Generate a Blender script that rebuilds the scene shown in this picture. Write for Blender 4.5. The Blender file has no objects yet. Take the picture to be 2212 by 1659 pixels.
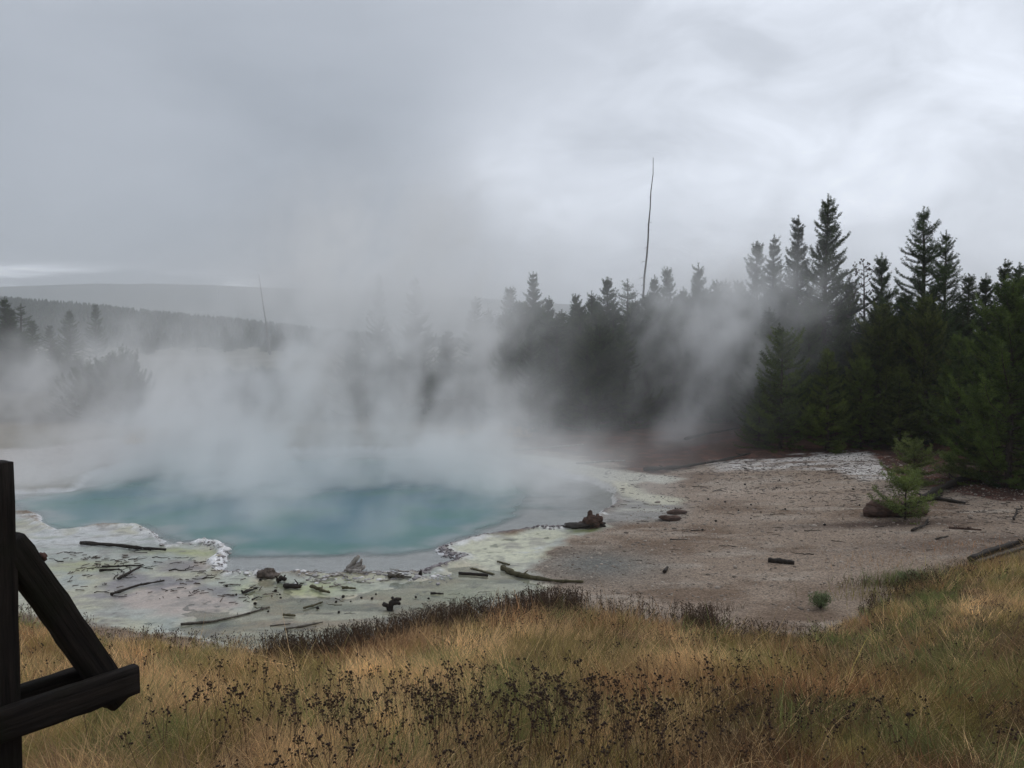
import bpy, math, random
import numpy as np
from mathutils import Vector, Matrix

S = bpy.context.scene
COL = S.collection
R = math.radians

# ------------------------------------------------------------------ camera
CAM_Z = 5.0
PITCH = math.atan(44.0 / 858.0)
cam_d = bpy.data.cameras.new("camera")
cam_d.sensor_width = 34.6
cam_d.lens = 29.0
cam_d.clip_start = 0.1
cam_d.clip_end = 30000
cam = bpy.data.objects.new("camera", cam_d)
COL.objects.link(cam)
cam.location = (0, 0, CAM_Z)
cam.rotation_euler = (R(90) - PITCH, 0, 0)
S.camera = cam
FPX = 1024 * 29.0 / 34.6

# ------------------------------------------------------------------ render
S.view_settings.view_transform = 'Standard'
S.view_settings.look = 'None'
S.view_settings.exposure = 0.2
S.view_settings.gamma = 1.0
cy = S.cycles
cy.use_denoising = True
cy.max_bounces = 12
cy.diffuse_bounces = 3
cy.glossy_bounces = 2
cy.transmission_bounces = 2
cy.transparent_max_bounces = 12
cy.volume_bounces = 8
cy.volume_step_rate = 2.0
cy.volume_max_steps = 400
cy.use_fast_gi = False
cy.caustics_reflective = False
cy.caustics_refractive = False

# ------------------------------------------------------------------ sun
SUN_EL, SUN_AZ = 52.0, 60.0          # azimuth measured from +Y (view direction) to +X
sl = bpy.data.lights.new("sun", 'SUN')
sl.energy = 0.8
sl.angle = R(35)
sl.color = (1.0, 0.97, 0.93)
sun = bpy.data.objects.new("sun", sl)
COL.objects.link(sun)
sd = Vector((math.sin(R(SUN_AZ)) * math.cos(R(SUN_EL)), math.cos(R(SUN_AZ)) * math.cos(R(SUN_EL)), math.sin(R(SUN_EL))))
sun.rotation_euler = sd.to_track_quat('Z', 'Y').to_euler()

# ------------------------------------------------------------------ world
def pix_dir(xd, yd):
    """direction through a point of the photograph (2212-wide coordinates)"""
    px, py = xd * 1024 / 2212, yd * 1024 / 2212
    x, y = (px - 512) / FPX, -(py - 384) / FPX
    c, s = math.cos(PITCH), math.sin(PITCH)
    v = Vector((x, c + y * s, -s + y * c))
    return v.normalized()

world = bpy.data.worlds.new("World")
S.world = world
world.use_nodes = True
def build_world():
    nt = world.node_tree
    N, L = nt.nodes, nt.links
    N.clear()
    def nd(t, **kw):
        n = N.new(t)
        for k, v in kw.items():
            setattr(n, k, v)
        return n
    def math_(op, a, b=None):
        n = nd('ShaderNodeMath', operation=op)
        for i, v in enumerate((a, b)):
            if v is None: continue
            if isinstance(v, (int, float)): n.inputs[i].default_value = v
            else: L.new(v, n.inputs[i])
        return n.outputs[0]
    out = nd('ShaderNodeOutputWorld')
    bg = nd('ShaderNodeBackground')
    bg.inputs['Strength'].default_value = 0.15
    L.new(bg.outputs[0], out.inputs[0])
    tc = nd('ShaderNodeTexCoord')
    d = tc.outputs['Generated']
    sky = nd('ShaderNodeTexSky', sky_type='NISHITA')
    sky.sun_disc = False
    sky.sun_elevation = R(SUN_EL)
    sky.sun_rotation = R(SUN_AZ)
    mp = nd('ShaderNodeMapping')
    mp.inputs['Scale'].default_value = (1.0, 1.0, 1.9)
    L.new(d, mp.inputs[0])
    def noise(scale, detail, rough, dist, loc=(0, 0, 0), src=mp.outputs[0]):
        m2 = nd('ShaderNodeMapping')
        m2.inputs['Location'].default_value = loc
        L.new(src, m2.inputs[0])
        n = nd('ShaderNodeTexNoise')
        n.inputs['Scale'].default_value = scale
        n.inputs['Detail'].default_value = detail
        n.inputs['Roughness'].default_value = rough
        n.inputs['Distortion'].default_value = dist
        L.new(m2.outputs[0], n.inputs['Vector'])
        return n.outputs['Fac']
    n1 = noise(2.3, 6, 0.5, 0.6, (3.1, 0.4, 1.7))
    n2 = noise(7.0, 7, 0.55, 0.7, (7.1, 2.4, 0.7))
    v = math_('ADD', math_('MULTIPLY', math_('SUBTRACT', n1, 0.5), 0.40), math_('MULTIPLY', math_('SUBTRACT', n2, 0.5), 0.33))
    v = math_('ADD', v, 0.465)
    def lobe(xd, yd, k, amp, v):
        dv = pix_dir(xd, yd)
        dp = nd('ShaderNodeVectorMath', operation='DOT_PRODUCT')
        L.new(d, dp.inputs[0])
        dp.inputs[1].default_value = dv
        e = math_('EXPONENT', math_('MULTIPLY', math_('SUBTRACT', dp.outputs['Value'], 1.0), k))
        # break the lobe up with the cloud noise
        m = math_('MULTIPLY', e, math_('ADD', math_('MULTIPLY', n2, 1.6), 0.2))
        return math_('ADD', v, math_('MULTIPLY', m, amp))
    v = lobe(1130, 430, 170, 0.20, v)
    v = lobe(1250, 120, 60, -0.09, v)
    v = lobe(1400, 230, 70, 0.02, v)
    v = lobe(1480, 430, 160, 0.05, v)
    v = lobe(1900, 300, 14, 0.075, v)
    v = lobe(2150, 650, 30, 0.06, v)
    v = lobe(150, 380, 16, -0.11, v)
    v = lobe(720, 470, 60, -0.07, v)
    v = lobe(640, 30, 30, -0.03, v)
    v = lobe(80, 120, 9, -0.16, v)
    v = lobe(820, 430, 70, -0.09, v)
    v = lobe(430, 130, 60, 0.07, v)
    v = lobe(1650, 350, 60, 0.05, v)
    v = lobe(200, 350, 90, 0.06, v)
    v = lobe(380, 545, 60, -0.07, v)
    v = lobe(15, 622, 9000, 0.10, v)
    # low bright strip over the far hills on one side
    mpb = nd('ShaderNodeMapping')
    mpb.inputs['Scale'].default_value = (5, 5, 34)
    L.new(d, mpb.inputs[0])
    nb = noise(1.0, 5, 0.55, 0.3, (0.3, 0.2, 2.2), mpb.outputs[0])
    dvb = pix_dir(120, 598)
    dpb = nd('ShaderNodeVectorMath', operation='DOT_PRODUCT')
    L.new(d, dpb.inputs[0]); dpb.inputs[1].default_value = dvb
    eb = math_('EXPONENT', math_('MULTIPLY', math_('SUBTRACT', dpb.outputs['Value'], 1.0), 45))
    mr = nd('ShaderNodeMapRange')
    mr.inputs['From Min'].default_value = 0.50; mr.inputs['From Max'].default_value = 0.68
    L.new(nb, mr.inputs['Value'])
    sep = nd('ShaderNodeSeparateXYZ')
    L.new(d, sep.inputs[0])
    el = math_('EXPONENT', math_('MULTIPLY', math_('POWER', math_('DIVIDE', math_('SUBTRACT', sep.outputs['Z'], 0.058), 0.014), 2.0), -1.0))
    strip = math_('MULTIPLY', math_('MULTIPLY', eb, mr.outputs[0]), el)
    v = math_('ADD', v, math_('MULTIPLY', strip, 1.7))
    ramp = nd('ShaderNodeValToRGB')
    cr = ramp.color_ramp
    cr.elements[0].position = 0.0; cr.elements[0].color = (0.13, 0.145, 0.168, 1)
    e = cr.elements.new(0.16); e.color = (0.212, 0.234, 0.267, 1)
    cr.elements[-1].position = 0.95; cr.elements[-1].color = (0.93, 0.95, 1.0, 1)
    e = cr.elements.new(0.45); e.color = (0.375, 0.40, 0.445, 1)
    e = cr.elements.new(0.68); e.color = (0.60, 0.635, 0.70, 1)
    L.new(v, ramp.inputs[0])
    sc = nd('ShaderNodeVectorMath', operation='SCALE')
    # unseen sky shaped for the ground light: brighter overhead, dimmer behind the camera
    def fall(src, a, b, lo):
        r_ = nd('ShaderNodeMapRange', interpolation_type='SMOOTHSTEP')
        r_.inputs['From Min'].default_value = a; r_.inputs['From Max'].default_value = b
        r_.inputs['To Min'].default_value = 1.0; r_.inputs['To Max'].default_value = lo
        L.new(src, r_.inputs['Value']); return r_.outputs[0]
    k = math_('MULTIPLY', fall(sep.outputs['Z'], 0.42, 0.80, 1.12), fall(math_('MULTIPLY', sep.outputs['Y'], -1.0), -0.35, 0.35, 0.60))
    L.new(ramp.outputs[0], sc.inputs[0]); L.new(math_('MULTIPLY', k, 10.0), sc.inputs['Scale'])
    mix = nd('ShaderNodeMix', data_type='RGBA')
    mix.inputs['Factor'].default_value = 0.96
    L.new(sky.outputs[0], mix.inputs['A'])
    L.new(sc.outputs[0], mix.inputs['B'])
    L.new(mix.outputs['Result'], bg.inputs['Color'])
build_world()

# ------------------------------------------------------------------ helpers
def hash_u(ix, iy, iz, seed):
    with np.errstate(over='ignore'):
        h = (ix.astype(np.uint32) * np.uint32(374761393) + iy.astype(np.uint32) * np.uint32(668265263)
             + iz.astype(np.uint32) * np.uint32(2147483647 - 58) + np.uint32((seed * 974634537 + 12345) & 0xffffffff))
        h = (h ^ (h >> np.uint32(13))) * np.uint32(1274126177)
        h = (h ^ (h >> np.uint32(16))) * np.uint32(2246822519)
        h = h ^ (h >> np.uint32(15))
    return h.astype(np.float32) / np.float32(4294967295.0)

def vnoise(x, y, z, seed=0):
    x = np.asarray(x, np.float32); y = np.asarray(y, np.float32); z = np.asarray(z, np.float32)
    x, y, z = np.broadcast_arrays(x, y, z)
    fx, fy, fz = np.floor(x), np.floor(y), np.floor(z)
    ix, iy, iz = fx.astype(np.int64), fy.astype(np.int64), fz.astype(np.int64)
    tx, ty, tz = x - fx, y - fy, z - fz
    tx = tx * tx * tx * (tx * (tx * 6 - 15) + 10); ty = ty * ty * ty * (ty * (ty * 6 - 15) + 10); tz = tz * tz * tz * (tz * (tz * 6 - 15) + 10)
    o = 0
    for a in (0, 1):
        wx = tx if a else 1 - tx
        for b in (0, 1):
            wy = ty if b else 1 - ty
            for c in (0, 1):
                wz = tz if c else 1 - tz
                o = o + wx * wy * wz * hash_u(ix + a, iy + b, iz + c, seed)
    return o

def fbm(x, y, z=0.0, seed=0, oct=4, rough=0.5):
    a, t, s = 1.0, 0.0, 0.0
    f = 1.0
    for i in range(oct):
        s = s + a * vnoise(np.asarray(x) * f, np.asarray(y) * f, np.asarray(z) * f, seed + i * 17)
        t += a; a *= rough; f *= 2.03
    return s / t

def mesh_np(name, verts, faces, mat=None, attrs=None, parent=None, smooth=False, link=True):
    """faces: list of integer arrays of shape (n, k)"""
    me = bpy.data.meshes.new(name)
    verts = np.asarray(verts, np.float32)
    me.vertices.add(len(verts))
    me.vertices.foreach_set('co', verts.ravel())
    faces = [np.asarray(f, np.int32) for f in faces if len(f)]
    if faces:
        loops = np.concatenate([f.ravel() for f in faces])
        tot = np.concatenate([np.full(len(f), f.shape[1], np.int32) for f in faces])
        st = np.concatenate([[0], np.cumsum(tot)[:-1]]).astype(np.int32)
        me.loops.add(len(loops))
        me.loops.foreach_set('vertex_index', loops)
        me.polygons.add(len(tot))
        me.polygons.foreach_set('loop_start', st)
        me.polygons.foreach_set('loop_total', tot)
        if smooth:
            me.polygons.foreach_set('use_smooth', np.ones(len(tot), bool))
    for k, a in (attrs or {}).items():
        a = np.asarray(a, np.float32)
        if a.ndim == 2:
            at = me.attributes.new(k, 'FLOAT_COLOR', 'POINT')
            if a.shape[1] == 3:
                a = np.concatenate([a, np.ones((len(a), 1), np.float32)], 1)
            at.data.foreach_set('color', a.ravel())
        else:
            at = me.attributes.new(k, 'FLOAT', 'POINT')
            at.data.foreach_set('value', a)
    me.update(calc_edges=True)
    me.validate()
    if mat: me.materials.append(mat)
    if not link:
        return me
    o = bpy.data.objects.new(name, me)
    COL.objects.link(o)
    if parent: o.parent = parent
    return o

class MB:
    """collects tubes, boxes and lumps; build() links them as ONE mesh object"""
    def __init__(s): s.v = []; s.q = []; s.t = []; s.n = 0; s.c = []
    def add(s, v, q=None, t=None, c=None):
        v = np.asarray(v, np.float32)
        if q is not None and len(q): s.q.append(np.asarray(q, np.int32) + s.n)
        if t is not None and len(t): s.t.append(np.asarray(t, np.int32) + s.n)
        s.v.append(v); s.n += len(v)
        s.c.append(np.broadcast_to(np.asarray(0.5 if c is None else c, np.float32), (len(v),)))
    def tube(s, pts, rad, k=7, rough=0.0, seed=0, c=None, flat=1.0):
        pts = np.asarray(pts, np.float32); n = len(pts)
        rad = np.broadcast_to(np.asarray(rad, np.float32), (n,))
        tan = np.gradient(pts, axis=0); tan /= np.linalg.norm(tan, axis=1, keepdims=True) + 1e-9
        up = np.array([0, 0, 1.0]) if abs(tan[:, 2]).mean() < 0.8 else np.array([1.0, 0, 0])
        a = np.cross(tan, up); a /= np.linalg.norm(a, axis=1, keepdims=True) + 1e-9
        b = np.cross(tan, a)
        th = np.linspace(0, 2 * np.pi, k, endpoint=False)
        rr = rad[:, None] * np.ones((1, k))
        if rough:
            rg = np.random.default_rng(seed)
            rr = rr * (1 + rough * (rg.random((n, k)) - 0.5) + rough * 0.6 * (rg.random((1, k)) - 0.5))
        v = pts[:, None, :] + rr[..., None] * (np.cos(th)[None, :, None] * a[:, None, :] + flat * np.sin(th)[None, :, None] * b[:, None, :])
        v = v.reshape(-1, 3)
        q = []
        for i in range(n - 1):
            for j in range(k):
                j2 = (j + 1) % k
                q.append((i * k + j, i * k + j2, (i + 1) * k + j2, (i + 1) * k + j))
        v = np.concatenate([v, pts[:1], pts[-1:]])
        t = [(n * k, (j + 1) % k, j) for j in range(k)] + [(n * k + 1, (n - 1) * k + j, (n - 1) * k + (j + 1) % k) for j in range(k)]
        s.add(v, q, t, c)
    def lump(s, c0, r, seed=0, rough=0.3, sub=2, c=None, rot=0.0):
        v, t = ICO[sub]
        rg = np.random.default_rng(seed)
        off = rg.random(3) * 50
        d = 1 + rough * 2 * (fbm(v[:, 0] * 1.3 + off[0], v[:, 1] * 1.3 + off[1], v[:, 2] * 1.3 + off[2], seed, 3) - 0.5)
        if sub >= 3: d = d + rough * .7 * (fbm(v[:, 0] * 4 + off[1], v[:, 1] * 4 + off[2], v[:, 2] * 7 + off[0], seed + 5, 3) - .5)
        w = v * d[:, None] * np.asarray(r)[None, :]
        cr, sr = math.cos(rot), math.sin(rot)
        w = np.stack([w[:, 0] * cr - w[:, 1] * sr, w[:, 0] * sr + w[:, 1] * cr, w[:, 2]], 1)
        s.add(w + np.asarray(c0)[None, :], None, t, c)
    def build(s, name, mat, parent=None, smooth=False, link=True):
        return mesh_np(name, np.concatenate(s.v), [np.concatenate(a) for a in (s.q, s.t) if a], mat, {'tint': np.concatenate(s.c)}, parent, smooth, link)

def ico(sub):
    t = (1 + 5 ** .5) / 2
    v = [(-1, t, 0), (1, t, 0), (-1, -t, 0), (1, -t, 0), (0, -1, t), (0, 1, t), (0, -1, -t), (0, 1, -t), (t, 0, -1), (t, 0, 1), (-t, 0, -1), (-t, 0, 1)]
    f = [(0, 11, 5), (0, 5, 1), (0, 1, 7), (0, 7, 10), (0, 10, 11), (1, 5, 9), (5, 11, 4), (11, 10, 2), (10, 7, 6), (7, 1, 8), (3, 9, 4), (3, 4, 2), (3, 2, 6), (3, 6, 8), (3, 8, 9), (4, 9, 5), (2, 4, 11), (6, 2, 10), (8, 6, 7), (9, 8, 1)]
    v = [np.array(p, float) / np.linalg.norm(p) for p in v]
    for _ in range(sub):
        cache, nf = {}, []
        def mid(a, b):
            k = (min(a, b), max(a, b))
            if k not in cache:
                m = v[a] + v[b]; v.append(m / np.linalg.norm(m)); cache[k] = len(v) - 1
            return cache[k]
        for a, b, c in f:
            x, y, z = mid(a, b), mid(b, c), mid(c, a)
            nf += [(a, x, z), (b, y, x), (c, z, y), (x, y, z)]
        f = nf
    return np.array(v, np.float32), np.array(f, np.int32)
ICO = {i: ico(i) for i in range(4)}

def tag(o, label=None, cat=None, group=None, kind=None):
    if label: o['label'] = label
    if cat: o['category'] = cat
    if group: o['group'] = group
    if kind: o['kind'] = kind
    return o

def empty(name, loc):
    o = bpy.data.objects.new(name, None)
    COL.objects.link(o)
    o.location = loc
    return o

# ------------------------------------------------------------------ materials
def mat_new(name):
    m = bpy.data.materials.new(name)
    m.use_nodes = True
    nt = m.node_tree
    return m, nt.nodes, nt.links, nt.nodes['Principled BSDF']

def wood_mat(name, c1, c2, c3=None, scale=(3, 3, 30), rough=0.85, bump=0.4, coord='Object'):
    m, N, L, P = mat_new(name)
    tc = N.new('ShaderNodeTexCoord')
    mp = N.new('ShaderNodeMapping'); mp.inputs['Scale'].default_value = scale
    L.new(tc.outputs[coord], mp.inputs[0])
    n = N.new('ShaderNodeTexNoise'); n.inputs['Scale'].default_value = 1.0; n.inputs['Detail'].default_value = 8; n.inputs['Roughness'].default_value = 0.65
    L.new(mp.outputs[0], n.inputs['Vector'])
    r = N.new('ShaderNodeValToRGB')
    r.color_ramp.elements[0].position = 0.33; r.color_ramp.elements[0].color = (*c1, 1)
    r.color_ramp.elements[1].position = 0.68; r.color_ramp.elements[1].color = (*c2, 1)
    L.new(n.outputs['Fac'], r.inputs[0])
    col = r.outputs[0]
    if c3:
        n2 = N.new('ShaderNodeTexNoise'); n2.inputs['Scale'].default_value = 4.0; n2.inputs['Detail'].default_value = 4
        L.new(tc.outputs[coord], n2.inputs['Vector'])
        mr = N.new('ShaderNodeMapRange'); mr.inputs['From Min'].default_value = 0.5; mr.inputs['From Max'].default_value = 0.7
        L.new(n2.outputs['Fac'], mr.inputs['Value'])
        mx = N.new('ShaderNodeMix'); mx.data_type = 'RGBA'
        L.new(mr.outputs[0], mx.inputs['Factor']); L.new(col, mx.inputs['A']); mx.inputs['B'].default_value = (*c3, 1)
        col = mx.outputs['Result']
    L.new(col, P.inputs['Base Color'])
    P.inputs['Roughness'].default_value = rough; P.inputs['Specular IOR Level'].default_value = .12
    b = N.new('ShaderNodeBump'); b.inputs['Strength'].default_value = bump; b.inputs['Distance'].default_value = 0.02
    L.new(n.outputs['Fac'], b.inputs['Height']); L.new(b.outputs[0], P.inputs['Normal'])
    return m

def tint_mat(name, dark, light, rough=0.7, objvar=0.0, spec=0.3, leaf=0.0):
    """colour between two ends by the 'tint' attribute of the mesh"""
    m, N, L, P = mat_new(name)
    a = N.new('ShaderNodeAttribute'); a.attribute_name = 'tint'
    r = N.new('ShaderNodeMix'); r.data_type = 'RGBA'
    L.new(a.outputs['Fac'], r.inputs['Factor'])
    r.inputs['A'].default_value = (*dark, 1); r.inputs['B'].default_value = (*light, 1)
    col = r.outputs['Result']
    if objvar:
        oi = N.new('ShaderNodeObjectInfo')
        mr = N.new('ShaderNodeMapRange'); mr.inputs['To Min'].default_value = 1 - objvar; mr.inputs['To Max'].default_value = 1 + objvar
        L.new(oi.outputs['Random'], mr.inputs['Value'])
        hs = N.new('ShaderNodeHueSaturation')
        L.new(mr.outputs[0], hs.inputs['Value']); L.new(col, hs.inputs['Color'])
        mr2 = N.new('ShaderNodeMapRange'); mr2.inputs['To Min'].default_value = 0.485; mr2.inputs['To Max'].default_value = 0.515
        ml = N.new('ShaderNodeMath'); ml.operation = 'FRACT'
        m7 = N.new('ShaderNodeMath'); m7.operation = 'MULTIPLY'; m7.inputs[1].default_value = 7.31
        L.new(oi.outputs['Random'], m7.inputs[0]); L.new(m7.outputs[0], ml.inputs[0]); L.new(ml.outputs[0], mr2.inputs['Value'])
        L.new(mr2.outputs[0], hs.inputs['Hue'])
        col = hs.outputs[0]
    L.new(col, P.inputs['Base Color'])
    P.inputs['Roughness'].default_value = rough
    P.inputs['Specular IOR Level'].default_value = spec
    if leaf: see_light(m, col, leaf)
    return m

def see_light(m, col, k):
    '''thin leaves and blades let part of the light through'''
    N, L = m.node_tree.nodes, m.node_tree.links
    P = N['Principled BSDF']; out = N['Material Output']
    t = N.new('ShaderNodeBsdfTranslucent'); L.new(col, t.inputs['Color'])
    x = N.new('ShaderNodeMixShader'); x.inputs[0].default_value = k
    L.new(P.outputs[0], x.inputs[1]); L.new(t.outputs[0], x.inputs[2]); L.new(x.outputs[0], out.inputs['Surface'])

M_TIMBER = wood_mat('dark weathered timber', (0.0035, 0.003, 0.003), (0.024, 0.019, 0.016), (0.010, 0.010, 0.006), (34, 34, 2.0), 0.85, 0.9)
M_BARK = wood_mat('pine bark', (0.035, 0.026, 0.022), (0.10, 0.08, 0.068), None, (14, 14, 4), 0.9, 0.6)
M_SNAG = wood_mat('grey dead wood', (0.11, 0.10, 0.096), (0.25, 0.235, 0.225), None, (14, 14, 3), 0.9, 0.5)
M_DRIFT = wood_mat('grey brown driftwood', (0.05, 0.043, 0.037), (0.16, 0.14, 0.115), None, (18, 18, 18), 0.8, 0.5, 'Object')
M_DARKWOOD = wood_mat('wet dark wood', (0.018, 0.015, 0.013), (0.05, 0.04, 0.033), None, (18, 18, 18), 0.6, 0.5)
M_OLIVEWOOD = wood_mat('algae stained wood', (0.05, 0.045, 0.025), (0.13, 0.115, 0.065), None, (18, 18, 18), 0.7, 0.5)
M_REDWOOD = wood_mat('red brown rotten wood', (0.05, 0.032, 0.026), (0.135, 0.085, 0.066), None, (6, 6, 20), 0.85, 0.6)
M_PALEWOOD = wood_mat('sinter crusted wood', (0.10, 0.08, 0.068), (0.52, 0.49, 0.45), None, (9, 9, 9), 0.75, 0.6)
M_ROCK = wood_mat('brown grey rock', (0.07, 0.055, 0.045), (0.17, 0.14, 0.12), None, (7, 7, 7), 0.8, 0.7)
M_NEEDLE = tint_mat('pine needles', (0.013, 0.023, 0.008), (0.086, 0.125, 0.038), 0.6, 0.22, 0.12, 0.3)
M_NEEDLE_Y = tint_mat('young pine needles', (0.022, 0.039, 0.009), (0.155, 0.205, 0.045), 0.6, 0.15, 0.12, 0.3)
M_SAPLING = tint_mat('sapling needles', (0.06, 0.085, 0.02), (0.22, 0.28, 0.075), 0.6, 0.1, 0.3, 0.35)
M_DRYTUFT = tint_mat('dead pine twigs', (0.05, 0.04, 0.03), (0.09, 0.07, 0.05), 0.8, 0.0)
M_SEED = tint_mat('dried seed heads', (0.020, 0.011, 0.008), (0.13, 0.075, 0.042), 0.85, 0.2)
M_CONE = tint_mat('pine cones', (0.018, 0.014, 0.012), (0.03, 0.024, 0.02), 0.8, 0.0)
M_BOLT = tint_mat('rusty iron', (0.05, 0.022, 0.016), (0.09, 0.04, 0.03), 0.7, 0.0)

# ------------------------------------------------------------------ terrain
def flat_at(xd, yd, z=0.0):
    """where the line of sight through a photo point (2212-wide) meets the level z"""
    v = pix_dir(xd, yd)
    t = (z - CAM_Z) / v.z
    return np.array([v.x * t, v.y * t])

SHORE = np.array([(-40, 26), (-22, 20.5), (-14, 17.2), (-9.0, 15.5), (-6.2, 14.2), (-4.5, 13.7), (-3.25, 13.3), (-2.8, 13.5), (-1.95, 14.1), (-.86, 15), (.38, 15.8), (1.63, 15.6),
                  (2.4, 15.1), (3.5, 14.5), (4.9, 14.35), (6.2, 15.3), (7.7, 16.7), (9.5, 17.6), (11.3, 18.8), (16, 21.5), (30, 26)])
SHORE[:, 1] -= 0.55 * np.clip((9 - SHORE[:, 0]) / 4, 0, 1)
def ys_of(x, y=None):
    x = np.asarray(x, float)
    s = np.interp(x, SHORE[:, 0], SHORE[:, 1])
    return s + 0.55 * (fbm(x * 0.9, 3.3, 0, 5, 3) - 0.5) + 0.25 * (fbm(x * 4, 1.3, 0, 8, 2) - 0.5)

def H0(x, y):
    """large forms of the ground"""
    x = np.asarray(x, float); y = np.asarray(y, float)
    land = 0.09 + 0.035 * np.clip(x - 4.5, 0, 14) + 0.020 * np.clip(y - 27, 0, 30)
    land = land + 0.25 * np.clip((y - 70) / 80, 0, 1)
    ys = np.interp(x, SHORE[:, 0], SHORE[:, 1])
    t = np.clip((ys - y) / np.maximum(ys - 4.3, 1), 0, 1)
    near = 2.25 * t ** 0.95
    near = near + 0.22 * (fbm(x * 0.45, y * 0.45, 0, 21, 3) - 0.5) * np.clip(t * 5, 0, 1)
    return land + near

def hit(xd, yd, zoff=0.0):
    """where the line of sight through a photo point meets the ground raised by zoff"""
    v = pix_dir(xd, yd)
    lo, hi = 1.0, 2.0
    f = lambda t: CAM_Z + v.z * t - float(H0(v.x * t, v.y * t)) - zoff
    while f(hi) > 0 and hi < 3000: lo, hi = hi, hi * 1.08
    for _ in range(40):
        m = (lo + hi) / 2
        if f(m) > 0: lo = m
        else: hi = m
    return np.array([v.x * hi, v.y * hi, CAM_Z + v.z * hi])

def poly(pts, z=0.0):
    return np.array([flat_at(a, b, z) for a, b in pts])

def sdf(P, x, y):
    """signed distance to a polygon, negative inside"""
    d2 = np.full(x.shape, 1e9, np.float32); ins = np.zeros(x.shape, bool)
    n = len(P)
    for i in range(n):
        a, b = P[i], P[(i + 1) % n]
        ex, ey = b[0] - a[0], b[1] - a[1]
        wx, wy = x - a[0], y - a[1]
        t = np.clip((wx * ex + wy * ey) / (ex * ex + ey * ey + 1e-9), 0, 1)
        dx, dy = wx - ex * t, wy - ey * t
        d2 = np.minimum(d2, dx * dx + dy * dy)
        c = ((a[1] > y) != (b[1] > y)) & (x < (ex) * (y - a[1]) / (b[1] - a[1] + 1e-12) + a[0])
        ins ^= c
    d = np.sqrt(d2)
    return np.where(ins, -d, d)

POOL = poly([(23, 1105), (-40, 1085), (20, 1066), (150, 1058), (190, 1030), (280, 1005), (420, 990), (560, 982), (750, 978), (950, 980), (1085, 994), (1150, 1010), (1200, 1023), (1290, 1043),
             (1335, 1066), (1325, 1092), (1300, 1115), (1270, 1132), (1200, 1143), (1100, 1150), (1040, 1160), (985, 1175), (950, 1188), (957, 1196), (1000, 1206), (985, 1215), (960, 1222),
             (905, 1236), (860, 1241), (780, 1238), (700, 1241), (655, 1237), (600, 1240), (540, 1241), (490, 1240), (466, 1238), (478, 1215), (490, 1195), (472, 1181), (440, 1175), (395, 1180),
             (355, 1187), (352, 1176), (335, 1158), (297, 1141), (219, 1141), (156, 1149), (113, 1152), (94, 1137), (70, 1116)])
DEEP = poly([(60, 1108), (0, 1085), (200, 1050), (320, 1012), (560, 990), (950, 988), (1060, 1008), (1115, 1035), (1140, 1075), (1125, 1115), (1060, 1143), (985, 1168), (945, 1186), (880, 1196), (800, 1200),
             (700, 1202), (620, 1197), (560, 1202), (497, 1199), (480, 1178), (430, 1170), (375, 1176), (345, 1158), (300, 1138), (215, 1136), (150, 1143), (112, 1145)])
RUNOFF = poly([(560, 1250), (640, 1285), (760, 1290), (870, 1272), (940, 1245), (1010, 1222), (1070, 1238), (1120, 1250), (1190, 1264), (1150, 1285), (1000, 1325), (850, 1365), (700, 1400), (520, 1385), (400, 1360), (420, 1330), (560, 1320)])
FLATS = poly([(-700, 1130), (20, 1110), (120, 1150), (340, 1140), (480, 1180), (470, 1240), (900, 1240), (990, 1210), (950, 1185), (1040, 1160), (1200, 1145), (1290, 1135), (1330, 1145), (1240, 1160), (1215, 1185),
              (1160, 1215), (1130, 1240), (1190, 1262), (1150, 1290), (1000, 1330), (850, 1370), (700, 1420), (500, 1400), (200, 1350), (-100, 1320), (-700, 1280)])
STRIP1 = poly([(1070, 990), (1150, 995), (1240, 1010), (1310, 1022), (1380, 1032), (1440, 1040), (1485, 1048), (1440, 1056), (1390, 1050), (1340, 1058), (1290, 1048), (1200, 1024), (1140, 1010)])
STRIP2 = poly([(1300, 1045), (1350, 1052), (1410, 1072), (1480, 1088), (1470, 1096), (1400, 1096), (1360, 1078), (1320, 1060)])
APRON_R = poly([(955, 1190), (1000, 1180), (1045, 1164), (1100, 1155), (1180, 1150), (1250, 1150), (1235, 1165), (1190, 1175), (1180, 1195), (1150, 1215), (1120, 1238), (1080, 1235), (1020, 1215)])
WHITE_R = poly([(1520, 1015), (1650, 1000), (1760, 993), (1860, 982), (1900, 1000), (1950, 1035), (1930, 1060), (1860, 1058), (1780, 1042), (1680, 1034), (1580, 1034)])
LITTER = poly([(1060, 958), (1200, 975), (1300, 1000), (1400, 1018), (1480, 1010), (1560, 1003), (1620, 998), (1690, 1000), (1750, 990), (1830, 984), (1880, 995), (1920, 1025), (1965, 1050), (2030, 1065), (2100, 1075), (2212, 1090), (2600, 1100), (2900, 880), (1060, 880)], 0.3)
BANK_L = poly([(-500, 1050), (-60, 1060), (130, 1050), (200, 1020), (300, 1002), (430, 985), (600, 978), (600, 950), (400, 958), (250, 962), (50, 985), (-500, 1000)])

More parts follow.
